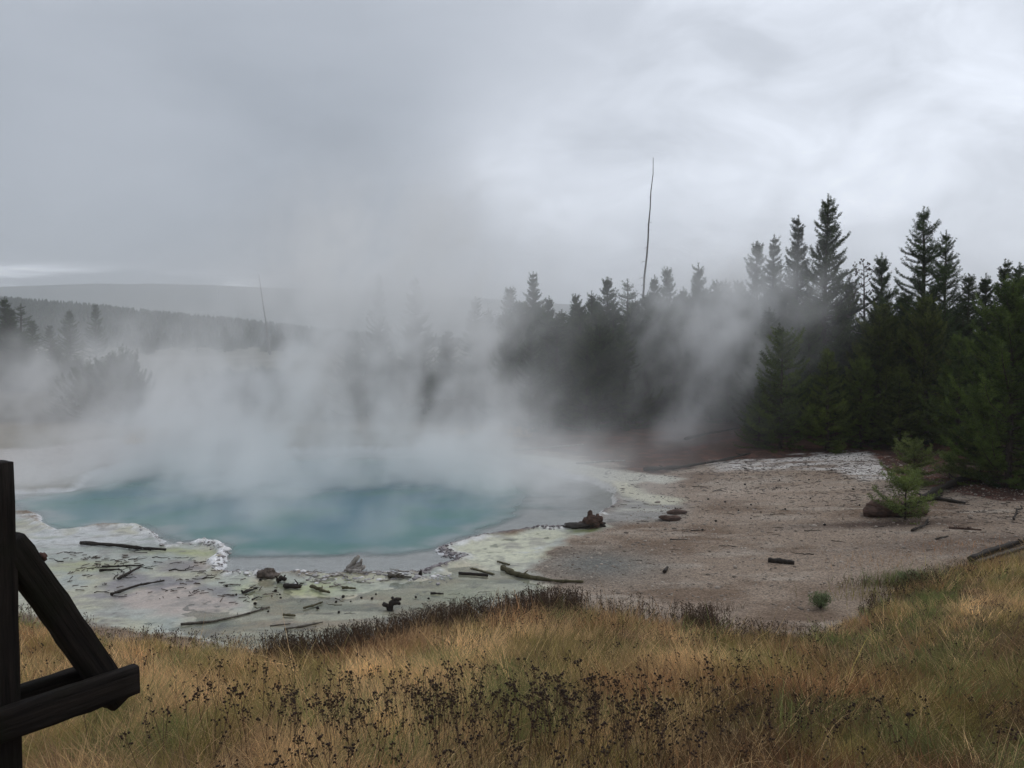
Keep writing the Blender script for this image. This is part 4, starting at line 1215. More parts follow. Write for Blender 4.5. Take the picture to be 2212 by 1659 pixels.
    lumpy('rotten_chunk', [((0, 0, .05), (.24, .12, .08), .4), ((-.22, .06, .07), (.12, .1, .07), .4)], RW, 1452, 1124, 'rust brown chunk with a pale end at the right of the pool', 'chunk', 77)
    # knotted root
    def root_piece(nm, mat, xd, yd, tubes, label, cat, z=.0):
        p = flat_at(xd, yd, z)
        o = MB()
        for i, (pts, rr) in enumerate(tubes):
            pts = np.array(pts, float)
            t = np.linspace(0, 1, len(pts)); q = np.linspace(0, 1, 9)
            pp = np.stack([np.interp(q, t, pts[:, k]) for k in range(3)], 1)
            o.tube(pp, np.interp(q, t, rr) * (1 + .12 * np.sin(q * 17 + i)), 8, .45, i + int(xd))
        ob = o.build(nm, mat, None, True)
        ob.location = (p[0], p[1], max(gz1(p[0], p[1]), -.03))
        tag(ob, label, cat)
    root_piece('knotted_root', W, 843, 1316, [([(-.14, .02, .12), (-.06, 0, .10), (0, 0, .02)], [.04, .035, .045]), ([(0, 0, 0), (.02, .02, .12), (.08, .05, .19), (.20, .06, .20)], [.05, .05, .045, .03]), ([(.05, .02, .14), (.14, 0, .15), (.19, -.02, .13)], [.04, .035, .025])],
               'black knotted root standing in the tan shallows', 'root')
    root_piece('driftwood_stump', PW, 765, 1241, [([(-.18, 0, .03), (-.05, .02, .07), (.12, .0, .05), (.24, .05, .10)], [.03, .055, .06, .03]), ([(-.14, .02, .05), (-.02, .03, .18), (.10, .04, .33)], [.05, .06, .035]), ([(.0, .02, .08), (.14, .02, .17), (.16, .04, .26)], [.05, .04, .02]), ([(-.2, -.04, .03), (0, -.08, .03), (.16, -.05, .03)], [.03, .05, .03])],
               'pale crusted driftwood stump sticking up at the pool rim', 'driftwood')
    root_piece('dark_stub', W, 908, 1247, [([(0, 0, -.03), (.0, 0, .05), (.02, 0, .12)], [.03, .045, .02])], 'black stub standing where the rim meets the yellow shallows', 'stub')
    root_piece('ragged_clump', W, 608, 1258, [([(-.1, 0, .03), (0, .02, .08), (.1, 0, .06)], [.04, .05, .03]), ([(0, 0, .05), (.08, .03, .15)], [.03, .012]), ([(-.05, 0, .05), (-.1, -.03, .12)], [.03, .012])], 'small ragged black clump on the yellow green crust', 'clump')
    # many alike
    rg = np.random.default_rng(9)
    def scatter_sticks(n, region, mat, label, group, lr, rr):
        P = poly(region)
        lo, hi = P.min(0), P.max(0)
        protos = []
        for v in range(4):
            o = MB(); t = np.linspace(-.5, .5, 6)
            pts = np.stack([t, rg.normal(0, .07, 6), np.abs(rg.normal(0, .015, 6)) + .02], 1)
            o.tube(pts, .026 * np.linspace(1, .4, 6), 5, .3, v)
            if v != 1:
                o.tube([pts[2], pts[2] + [.12, .1, .06], pts[2] + [.2, .2, .05]], [.014, .01, .005], 4)
            protos.append(o.build('stick', mat, link=False))
        k = 0
        while k < n:
            x, y = lo + (hi - lo) * rg.random(2)
            if sdf(P, np.array([x]), np.array([y]))[0] > 0: continue
            ob = bpy.data.objects.new('stick', protos[k % 4]); COL.objects.link(ob)
            s = rg.uniform(*lr)
            ob.location = (x, y, max(gz1(x, y), -.01)); ob.rotation_euler = (0, 0, rg.normal(0, .5) + (math.pi if rg.random() < .5 else 0)); ob.scale = (s, s, s * rr)
            tag(ob, label, 'stick', group); k += 1
    scatter_sticks(26, [(90, 1200), (350, 1190), (450, 1225), (500, 1250), (380, 1260), (240, 1290), (150, 1270)], W, 'small dark stick stranded on the pale left flat', 'small sticks on the left flat', (.18, .5), 1.2)
    scatter_sticks(16, [(660, 1240), (900, 1240), (860, 1262), (740, 1275), (670, 1265)], PW, 'small crusted twig in the white tangle at the pool rim', 'crusted twigs at the rim', (.2, .6), 1.6)
    scatter_sticks(14, [(500, 1260), (660, 1290), (900, 1280), (1100, 1270), (900, 1330), (600, 1330), (520, 1310)], OW, 'small brown stick lying in the tan shallows', 'small sticks in the shallows', (.12, .35), 1.2)
    scatter_sticks(40, [(1340, 1120), (1500, 1060), (1900, 1040), (2180, 1110), (2180, 1170), (1900, 1210), (1500, 1240), (1280, 1230)], W, 'small dark stick scattered on the gravel', 'small sticks on the gravel', (.15, .5), 1.2)
    def scatter_cones(n, region, label, group):
        P = poly(region); lo, hi = P.min(0), P.max(0)
        o = MB(); o.lump((0, 0, .018), np.array([.022, .018, .02]), 3, .5, 2)
        me = o.build('pine_cone', M_CONE, link=False)
        k = 0
        while k < n:
            x, y = lo + (hi - lo) * rg.random(2)
            if sdf(P, np.array([x]), np.array([y]))[0] > 0: continue
            ob = bpy.data.objects.new('pine_cone', me); COL.objects.link(ob)
            s = rg.uniform(.6, 1.5); ob.location = (x, y, max(gz1(x, y), -.01)); ob.scale = (s * 1.2, s, s); ob.rotation_euler = (0, 0, rg.random() * 6)
            tag(ob, label, 'pine cone', group); k += 1
    scatter_cones(26, [(480, 1255), (640, 1250), (720, 1290), (1050, 1255), (1100, 1270), (640, 1340), (500, 1300)], 'dark round pine cone lying on the yellowish flat', 'pine cones on the flats')
    scatter_cones(40, [(1420, 1080), (1650, 1010), (1880, 1010), (1960, 1130), (1700, 1180), (1450, 1160)], 'dark pine cone lying on the gravel', 'pine cones on the gravel')
build_debris()

# stones, rim rubble and twig litter that nobody would count
def scatter_stuff():
    rg = np.random.default_rng(12)
    def pebbles(name, pts, size, mat, sub=0, flat=.6):
        v, t = ICO[sub]
        n = len(pts); nv = len(v)
        s = size * np.exp(rg.normal(0, .45, n))
        V = v[None] * (1 + .35 * (rg.random((n, nv, 1)) - .5)) * s[:, None, None] * np.array([1, 1, flat])[None, None]
        V = V + pts[:, None, :]
        F = (t[None] + (np.arange(n) * nv)[:, None, None]).reshape(-1, 3)
        tint = np.repeat(rg.random(n), nv)
        o = mesh_np(name, V.reshape(-1, 3), [F], mat, {'tint': tint})
        tag(o, kind='stuff')
    # gravel
    P = poly([(1120, 1255), (1180, 1190), (1290, 1150), (1480, 1050), (1750, 1000), (1900, 1010), (2300, 1090), (2300, 1190), (1950, 1235), (1750, 1325), (1400, 1290)], .1)
    n = 9000
    lo, hi = P.min(0), P.max(0)
    q = lo + (hi - lo) * rg.random((n * 3, 2))
    q = q[sdf(P, q[:, 0], q[:, 1]) < 0][:n]
    pebbles('gravel', np.column_stack([q, GZ(q[:, 0], q[:, 1])]), .017, tint_mat('gravel stones', (0.12, 0.095, 0.075), (0.42, 0.36, 0.30), .8))
    # rim rubble
    line = poly([(890, 1240), (920, 1236), (955, 1222), (985, 1213), (1003, 1207), (985, 1203), (958, 1196), (950, 1188), (975, 1178), (1000, 1171), (1040, 1160), (1070, 1155), (1100, 1150), (1150, 1146), (1200, 1144), (1250, 1139)])
    s = np.concatenate([[0], np.cumsum(np.linalg.norm(np.diff(line, axis=0), axis=1))])
    u = rg.random(900) * s[-1]
    q = np.stack([np.interp(u, s, line[:, i]) for i in (0, 1)], 1) + rg.normal(0, .055, (900, 2))
    pebbles('rubble', np.column_stack([q, np.maximum(GZ(q[:, 0], q[:, 1]), -.02) + .003]), .019, tint_mat('rim crust', (0.09, 0.075, 0.08), (0.34, 0.31, 0.31), .7), 1)
    # crust tangle at the rim and around the white lip
    u = rg.random(260)
    q = poly([(650, 1243)])[0] + np.stack([u * 3.2, rg.normal(0, .22, 260) - .1], 1)
    line2 = poly([(300, 1145), (340, 1160), (354, 1180), (440, 1178), (488, 1196), (480, 1216), (468, 1238), (540, 1243), (650, 1240)])
    s2 = np.concatenate([[0], np.cumsum(np.linalg.norm(np.diff(line2, axis=0), axis=1))]); u2 = rg.random(260) * s2[-1]
    q2 = np.stack([np.interp(u2, s2, line2[:, i]) for i in (0, 1)], 1) + rg.normal(0, .06, (260, 2))
    q = np.concatenate([q, q2])
    pebbles('crust_debris', np.column_stack([q, np.maximum(GZ(q[:, 0], q[:, 1]), -.01)]), .028, tint_mat('white crust', (0.16, 0.14, 0.14), (0.72, 0.71, 0.70), .7), 1, .4)
    # needle and twig litter
    n = 2600
    P2 = poly([(1300, 1010), (1560, 1000), (1900, 985), (2400, 1060), (2300, 1180), (1950, 1200), (1700, 1160), (1350, 1180)], .2); lo, hi = P2.min(0), P2.max(0)
    q = lo + (hi - lo) * rg.random((n * 3, 2)); q = q[sdf(P2, q[:, 0], q[:, 1]) < 0]
    keep = rg.random(len(q)) < np.clip(.12 + (q[:, 0] - 8) * .05 + (q[:, 1] - 24) * .05 + 1.2 * (fbm(q[:, 0] * .7, q[:, 1] * 1.2, 0, 66, 3) - .5), 0.02, 1)
    q = q[keep][:n]
    P3 = poly([(60, 1190), (360, 1180), (520, 1240), (640, 1280), (500, 1310), (200, 1300)]); lo, hi = P3.min(0), P3.max(0)
    q3 = lo + (hi - lo) * rg.random((800, 2)); q3 = q3[sdf(P3, q3[:, 0], q3[:, 1]) < 0]
    q3 = q3[fbm(q3[:, 0] * 1.2, q3[:, 1] * 2.0, 0, 67, 3) > .53]
    q = np.concatenate([q, q3])
    n = len(q)
    a = rg.normal(0, 1.0, n); L_ = rg.uniform(.02, .11, n); w = rg.uniform(.003, .010, n)
    d = np.stack([np.cos(a), np.sin(a), rg.normal(0, .08, n)], 1); nn = np.stack([-np.sin(a), np.cos(a), np.zeros(n)], 1)
    c = np.column_stack([q, np.maximum(GZ(q[:, 0], q[:, 1]), 0) + .012])
    V = np.stack([c - d * L_[:, None] - nn * w[:, None], c + d * L_[:, None] - nn * (w * .5)[:, None], c + d * L_[:, None] + nn * (w * .5)[:, None], c - d * L_[:, None] + nn * w[:, None],
                  c - d * L_[:, None] * .8 + np.array([0, 0, .016]), c + d * L_[:, None] * .8 + np.array([0, 0, .014])], 1)
    o = np.arange(n)[:, None] * 6
    Q = np.concatenate([o + np.array([0, 1, 5, 4]), o + np.array([2, 3, 4, 5])])
    T = np.concatenate([o + np.array([1, 2, 5]), o + np.array([3, 0, 4])])
    ob = mesh_np('twig_debris', V.reshape(-1, 3), [Q, T], tint_mat('twig litter', (0.03, 0.022, 0.018), (0.10, 0.075, 0.06), .85), {'tint': np.repeat(rg.random(n), 6)})
    tag(ob, kind='stuff')
scatter_stuff()

# ------------------------------------------------------------------ grass
M_GRASS = None
def grass_mat():
    m, N, L, P = mat_new('dry grass')
    a = N.new('ShaderNodeAttribute'); a.attribute_name = 'tone'
    L.new(a.outputs['Color'], P.inputs['Base Color'])
    P.inputs['Roughness'].default_value = .8; P.inputs['Specular IOR Level'].default_value = .04
    see_light(m, a.outputs['Color'], .5)
    return m
M_GRASS = grass_mat()

def blades(P0, h, az, lean, curl, w, tone, rg, seg=3):
    """thin curved blades as one set of faces"""
    n = len(P0)
    t = np.linspace(0, 1, seg + 1)
    out = np.stack([np.cos(az), np.sin(az), np.zeros(n)], 1)
    side = np.stack([-np.sin(az), np.cos(az), np.zeros(n)], 1)
    # side turned at random so that blades are seen from all around
    tw = rg.random(n) * 6.28
    side = np.stack([np.cos(tw), np.sin(tw), np.zeros(n)], 1)
    V = []
    for ti in t:
        ang = lean + curl * ti
        hor = h * ti * np.sin(np.clip(ang, -1.4, 2.4)) ; ver = h * ti * np.cos(np.clip(ang, -1.4, 2.4))
        c = P0 + out * hor[:, None] + np.array([0, 0, 1.0])[None] * ver[:, None]
        ww = w * (1 - ti) ** .6
        if ti < 1:
            V += [c - side * ww[:, None], c + side * ww[:, None]]
        else:
            V.append(c)
    k = 2 * seg + 1
    V = np.stack(V, 1)
    o = np.arange(n)[:, None] * k
    Q = np.concatenate([o + np.array([2 * i, 2 * i + 1, 2 * i + 3, 2 * i + 2]) for i in range(seg - 1)])
    T = o + np.array([2 * seg - 2, 2 * seg - 1, 2 * seg])
    return V.reshape(-1, 3), Q, T, np.repeat(tone, k, 0)

STRAW, BROWN, OLIVE, RED, GREEN, UMBER = [np.array(c, np.float32) for c in ((0.76, 0.54, 0.285), (0.34, 0.215, 0.118), (0.26, 0.22, 0.075), (0.37, 0.19, 0.09), (0.16, 0.20, 0.07), (0.12, 0.078, 0.055))]
def grass_tone(x, y, rg):
    """colour of the sward at a place: straw at the left and along the brow, brown and olive nearer"""
    n = len(x)
    l1 = fbm(x * .42, y * .55, 0, 71, 3); l2 = fbm(x * .8 + 9, y * 1.0, 0, 72, 3); l3 = fbm(x * 1.7, y * 2.2, 5, 73, 3)
    ys = ys_of(x)
    straw = np.clip((l1 - .46) * 9 + np.clip((-x - .6) / 2.5, -0.6, 1.0) + .9 * np.exp(-((x + 2.6) / 2.0) ** 2 - ((y - 9.8) / 1.2) ** 2) - .35 * np.clip((6.5 - y) / 2, 0, 1) * (x > -2), 0, 1)
    c = BROWN[None] * (1 - straw[:, None]) + STRAW[None] * straw[:, None]
    dk = np.clip(.35 + np.clip((x + .5) / 2.0, -.3, .5) + (l3 - .5) * 3, 0, 1) * np.clip((13.5 - y) / 3, 0, 1) * (1 - .6 * straw)
    c = c * (1 - .70 * dk[:, None])
    rt = np.clip((x - .3) / 1.6, 0, 1) * np.clip((10 - y) / 2.5, 0, 1) * (.55 + .9 * np.clip(l2 - .2, 0, 1))
    c = c * (1 - .58 * np.clip(rt, 0, 1)[:, None] * np.array([.9, 1.0, 1.05], np.float32)[None])
    red = np.clip((l2 - .5) * 6, 0, .8)[:, None]; c = c * (1 - red) + RED[None] * red
    ol = np.clip((l3 - .54) * 8 + .35 * np.exp(-((y - 9.5) / 1.2) ** 2) * (x > -.5) + .6 * (x > 5.5) * np.clip((y - 11) / 3, 0, 1), 0, .85)[:, None]
    c = c * (1 - ol) + OLIVE[None] * ol
    gr = np.clip((fbm(x * 1.1 + 4, y * 1.6, 3, 74, 3) - .58 + .05 * (x > 4.5) * (y > 9)) * 9, 0, .9)[:, None]; c = c * (1 - gr) + GREEN[None] * gr
    um = (np.clip(1 - (ys - y) / 1.6, 0, 1) * np.clip((x + 3.4) / .8, 0, 1) * np.clip((3.6 - x) / 1.0, 0, 1))[:, None] * .9
    c = c * (1 - um) + UMBER[None] * um
    pick = rg.random(n)
    c = np.where((pick < .10)[:, None], STRAW[None] * .9, c)
    c = np.where((pick > .92)[:, None], UMBER[None] * 1.3, c)
    return c * 1.16 * np.exp(rg.normal(0, .25, n))[:, None]

def build_grass():
    rg = np.random.default_rng(33)
    Vs, Qs, Ts, Cs, off = [], [], [], [], 0
    def push(V, Q, T, C):
        nonlocal off
        Vs.append(V); Qs.append(Q + off); Ts.append(T + off); Cs.append(C); off += len(V)
    def spots(n, y0, y1):
        y = y0 + (y1 - y0) * rg.random(n * 2)
        x = (rg.random(n * 2) * 2 - 1) * (y * .66 + 2.2) + .15 * y
        k = y < ys_of(x) + .25 * rg.normal(0, .6, len(y))
        return x[k][:n], y[k][:n]
    # tussocks
    for n, y0, y1, nb, hh, ww in ((2300, 3.6, 7.2, 34, .30, .0020), (2700, 7.0, 10, 30, .29, .0026), (3600, 9.5, 21.0, 24, .28, .0038)):
        x, y = spots(n, y0, y1)
        n = len(x)
        tone = grass_tone(x, y, rg)
        size = np.exp(rg.normal(0, .28, n)) * np.clip(.45 + (ys_of(x) - y) / 2.2, .45, 1)
        windaz = fbm(x * .5, y * .5, 2, 81, 2) * 9
        i = np.repeat(np.arange(n), nb); m = len(i)
        az = rg.random(m) * 6.28
        r = rg.random(m) ** .6 * .13 * size[i]
        bx, by = x[i] + np.cos(az) * r, y[i] + np.sin(az) * r
        az = np.where(rg.random(m) < .45, windaz[i] + rg.normal(0, .5, m), az + rg.normal(0, .4, m))
        P0 = np.column_stack([bx, by, GZ(bx, by) - .01])
        h = hh * size[i] * np.exp(rg.normal(0, .25, m))
        lean = .08 + r * 2.2 + np.abs(rg.normal(0, .16, m)); curl = np.abs(rg.normal(.35, .45, m))
        push(*blades(P0, h, az, lean, curl, ww * np.exp(rg.normal(0, .2, m)), tone[i] * np.exp(rg.normal(0, .16, m))[:, None], rg))
    # matted undergrowth
    for n, y0, y1, ww in ((26000, 3.2, 8, .0024), (42000, 7.5, 22, .0042)):
        x, y = spots(n, y0, y1); n = len(x)
        P0 = np.column_stack([x, y, GZ(x, y) - .01])
        push(*blades(P0, rg.uniform(.08, .24, n), rg.random(n) * 6.28, rg.uniform(.1, 1.0, n), rg.uniform(0, .9, n), np.full(n, ww), grass_tone(x, y, rg) * .8, rg))
    # tall pale arching stems
    x, y = spots(700, 3.6, 12); n = len(x)
    P0 = np.column_stack([x, y, GZ(x, y)])
    push(*blades(P0, rg.uniform(.40, .72, n), rg.random(n) * 6.28, rg.uniform(.0, .35, n), rg.uniform(.5, 1.9, n), np.full(n, .0021), (STRAW * 1.15)[None] * np.exp(rg.normal(0, .15, n))[:, None], rg, 6))
    # a few stems hanging over the railing beam
    V0 = np.array([(-2.05, 3.55), (-2.45, 3.45), (-1.98, 3.72), (-2.2, 3.4), (-1.82, 3.98)]); z = GZ(V0[:, 0], V0[:, 1])
    push(*blades(np.column_stack([V0, z]), np.array([.98, 1.0, .95, .85, .9]), np.array([.4, .2, 2.2, 3.0, 2.6]), np.array([.05, .1, .0, .1, .05]), np.array([1.3, 1.6, .9, 1.4, .8]), np.full(5, .0022), np.repeat((STRAW * 1.15)[None], 5, 0), rg, 7))
    # sparse tufts on the gravel margin and the forest edge
    def tufts(xd, yd, n, hgt, tone, spread=.25, nb=40, w=.004):
        p = hit(xd, yd)
        i = n * nb
        bx = p[0] + rg.normal(0, spread, i); by = p[1] + rg.normal(0, spread * .6, i)
        P0 = np.column_stack([bx, by, GZ(bx, by) - .01])
        push(*blades(P0, hgt * np.exp(rg.normal(0, .3, i)), rg.random(i) * 6.28, np.abs(rg.normal(.15, .25, i)), np.abs(rg.normal(.3, .3, i)), np.full(i, w), tone[None] * np.exp(rg.normal(0, .25, i))[:, None], rg))
    tufts(1545, 1318, 3, .16, UMBER, .25)
    tufts(1930, 1262, 8, .26, GREEN * .9, .4); tufts(1990, 1258, 8, .26, GREEN, .45); tufts(1900, 1290, 6, .25, OLIVE, .5)
    tufts(1880, 1265, 5, .2, UMBER, .35); tufts(2060, 1250, 6, .26, OLIVE, .6); tufts(2140, 1230, 6, .28, BROWN, .6)
    tufts(1900, 1215, 5, .12, BROWN * 1.2, .6); tufts(1980, 1190, 5, .10, BROWN * 1.1, .8); tufts(2080, 1180, 5, .12, RED, .7)
    for k in range(26):
        a = rg.uniform(300, 560); tufts(a, rg.uniform(930, 960), 2, .32, STRAW * rg.uniform(.5, .9) * np.array([1, 1, .8]), .5, 40, .012)
    for k in range(6):
        tufts(rg.uniform(1000, 1130), rg.uniform(925, 950), 2, .35, STRAW * .8, .4, 40, .012)
    ob = mesh_np('grass', np.concatenate(Vs), [np.concatenate(Qs), np.concatenate(Ts)], M_GRASS, {'tone': np.concatenate(Cs)})
    tag(ob, kind='stuff')
build_grass()

# ------------------------------------------------------------------ dried flowers with dark heads
def stalk_mesh(rg, h, nheads, hs, leafy=False):
    o = MB()
    bend = rg.normal(0, .06, 2)
    top = np.array([bend[0], bend[1], h])
    o.tube([(0, 0, 0), top * .5 + [0.02, 0, 0], top], [.0026, .0024, .0018], 3, c=.75)
    for i in range(nheads):
        f = rg.uniform(.40, 1) if leafy else (rg.uniform(.9, 1) if rg.random() < .7 else rg.uniform(.7, .9))
        if i == 0: f = 1.0
        q = top * f
        a = rg.random() * 6.28; l_ = (rg.uniform(.015, .06) if leafy else rg.uniform(.008, .04)) * (0 if i == 0 else 1)
        e = q + np.array([math.cos(a) * l_, math.sin(a) * l_, l_ * .9])
        if i: o.tube([q, e], [.0016, .0014], 3, c=.7)
        s = hs * rg.uniform(.65, 1.25)
        o.lump(e, np.array([s, s, s * (1.5 if leafy else .85)]), int(rg.integers(1e6)), .75, 1 if not leafy else 0, c=rg.uniform(.05, .5) if leafy else rg.uniform(0, .25))
    return o
def build_flowers():
    rg = np.random.default_rng(55)
    protos = [stalk_mesh(rg, rg.uniform(.36, .52), int(rg.integers(4, 12)), .0072).build('dried_flower', M_SEED, link=False) for _ in range(10)]
    # denser bands seen in the photo: (centre x, centre y, spread x, spread y, weight)
    spots_ = [(1000, 1490, 1.0, .45, 3), (1150, 1505, 1.0, .4, 4), (1270, 1530, .8, .4, 2.5), (900, 1550, .7, .4, 1.5), (640, 1450, .9, .35, 1.5), (480, 1425, .8, .3, 1.2), (960, 1630, .5, .25, 1.2), (1080, 1590, .8, .3, 1.5), (1500, 1580, .7, .35, .7),
              (130, 1400, .5, .3, .8), (1700, 1560, 1.5, .6, .8), (1450, 1440, 1.6, .7, .8), (780, 1500, .6, .4, 1), (560, 1540, .5, .4, .5), (2050, 1600, 1.0, .5, .4)]
    bands = []
    for a_, b_, c_, d_, e_ in spots_:
        h_ = hit(a_, b_, .38); bands.append((h_[0], h_[1], c_, d_, e_))
    wts = np.array([b[4] for b in bands]); wts = wts / wts.sum()
    def pick(n):
        i = rg.choice(len(bands), n, p=wts)
        b = np.array(bands)[i]
        x = b[:, 0] + rg.normal(0, 1, n) * b[:, 2]; y = b[:, 1] + rg.normal(0, 1, n) * b[:, 3]
        k = (y > 4.2) & (y < ys_of(x) - .3)
        return x[k], y[k]
    x, y = pick(460)
    k_ = fbm(x * 2.2, y * 2.2, 0, 95, 2) > .45; x, y = x[k_], y[k_]
    order = np.argsort(y)[:220]
    for j in order:
        ob = bpy.data.objects.new('dried_flower', protos[int(rg.integers(10))]); COL.objects.link(ob)
        s = rg.uniform(.8, 1.15)
        ob.location = (x[j], y[j], gz1(x[j], y[j])); ob.scale = (s, s, s); ob.rotation_euler = (rg.normal(0, .1), rg.normal(0, .1), rg.random() * 6.28)
        tag(ob, 'dried flower stalk with dark round seed heads standing in the grass', 'dried flower', 'dried flower stalks in the grass')
    # the rest as one mass
    o = MB()
    def mass(x, y, hr, nh, hs, leafy):
        for a, b in zip(x, y):
            s = stalk_mesh(rg, rg.uniform(*hr), int(rg.integers(*nh)), hs, leafy)
            z = gz1(a, b)
            off = np.array([a, b, z], np.float32)
            for v in s.v: v += off
            n0 = o.n
            q, t, cc = s.q, s.t, s.c
            o.v += s.v; o.c += cc
            o.q += [k + n0 for k in q]; o.t += [k + n0 for k in t]
            o.n += s.n
    x, y = pick(420); mass(x, y, (.30, .46), (3, 8), .007, False)
    n = 700
    x = rg.uniform(-8, 9, n); y = rg.uniform(7, 17, n); k = (y < ys_of(x) - .2) & (fbm(x * .8, y, 0, 91, 3) > .5)
    mass(x[k], y[k], (.24, .36), (2, 5), .008, False)
    n = 1500
    x = rg.uniform(-1, 8.5, n); y = rg.uniform(5.2, 13, n); k = (y < ys_of(x) - .4) & (fbm(x * .9, y * 1.1, 0, 98, 3) > .44)
    mass(x[k], y[k], (.22, .36), (2, 5), .0055, False)
    # dark dry weeds along the brow
    n = 4200
    x = rg.uniform(-3.6, 3.4, n); y = ys_of(x) - np.abs(rg.normal(0, .75, n)) + .18
    k = fbm(x * 1.3, y * 1.6, 0, 96, 3) > .40 + .25 * np.clip((x - 1.3) / 2, 0, 1) + .08 * rg.normal(0, 1, n); x, y = x[k], y[k]
    mass(x, y, (.16, .50), (4, 9), .0062, True)
    n = 420
    x = rg.uniform(-9, -3, n); y = ys_of(x) - np.abs(rg.normal(0, .45, n)) + .15
    k = fbm(x * 1.1, y * 1.3, 0, 97, 3) > .47; x, y = x[k], y[k]
    mass(x, y, (.15, .32), (3, 6), .007, True)
    n = 520
    x = rg.uniform(3.2, 9, n); y = ys_of(x) - np.abs(rg.normal(.2, .8, n)); k = fbm(x * 1.1, y * 1.3, 0, 92, 3) > .47
    mass(x[k], y[k], (.16, .36), (3, 7), .007, True)
    ob = o.build('dry_weeds', M_SEED)
    tag(ob, kind='stuff')
build_flowers()

def shrub(xd, yd, w, h, label, seed):
    p = hit(xd, yd)
    rg = np.random.default_rng(seed)
    root = empty('low_shrub', (p[0], p[1], gz1(p[0], p[1])))
    st = MB(); tips = []
    for i in range(22):
        a = rg.random() * 6.28; r = rg.random() ** .5 * w
        e = np.array([math.cos(a) * r, math.sin(a) * r, h * (1 - .35 * (r / w) ** 2) * rg.uniform(.7, 1.05)])
        st.tube([(0, 0, 0), e * np.array([.45, .45, .55]), e], [.008, .006, .003], 4); tips.append(e)
    st.build('stems', M_DRYTUFT, root)
    n = 1300
    tips = np.array(tips); i = rg.integers(0, len(tips), n); u = rg.uniform(.35, 1.0, n)
    P0 = tips[i] * u[:, None] + rg.normal(0, .03, (n, 3))
    V, Q, T, C = blades(P0, rg.uniform(.03, .06, n), rg.random(n) * 6.28, rg.uniform(.1, .9, n), rg.uniform(0, .5, n), np.full(n, .006), np.array([0.16, 0.20, 0.10], np.float32)[None] * np.exp(rg.normal(0, .25, n))[:, None], rg, 2)
    mesh_np('foliage', V, [Q, T], M_GRASS, {'tone': C}, root)
    tag(root, label, 'shrub')
shrub(1772, 1314, .26, .30, 'small round grey green shrub at the edge of the gravel and grass', 3)
shrub(1975, 1262, .34, .24, 'bright green low shrub in the grass margin below the gravel', 4)

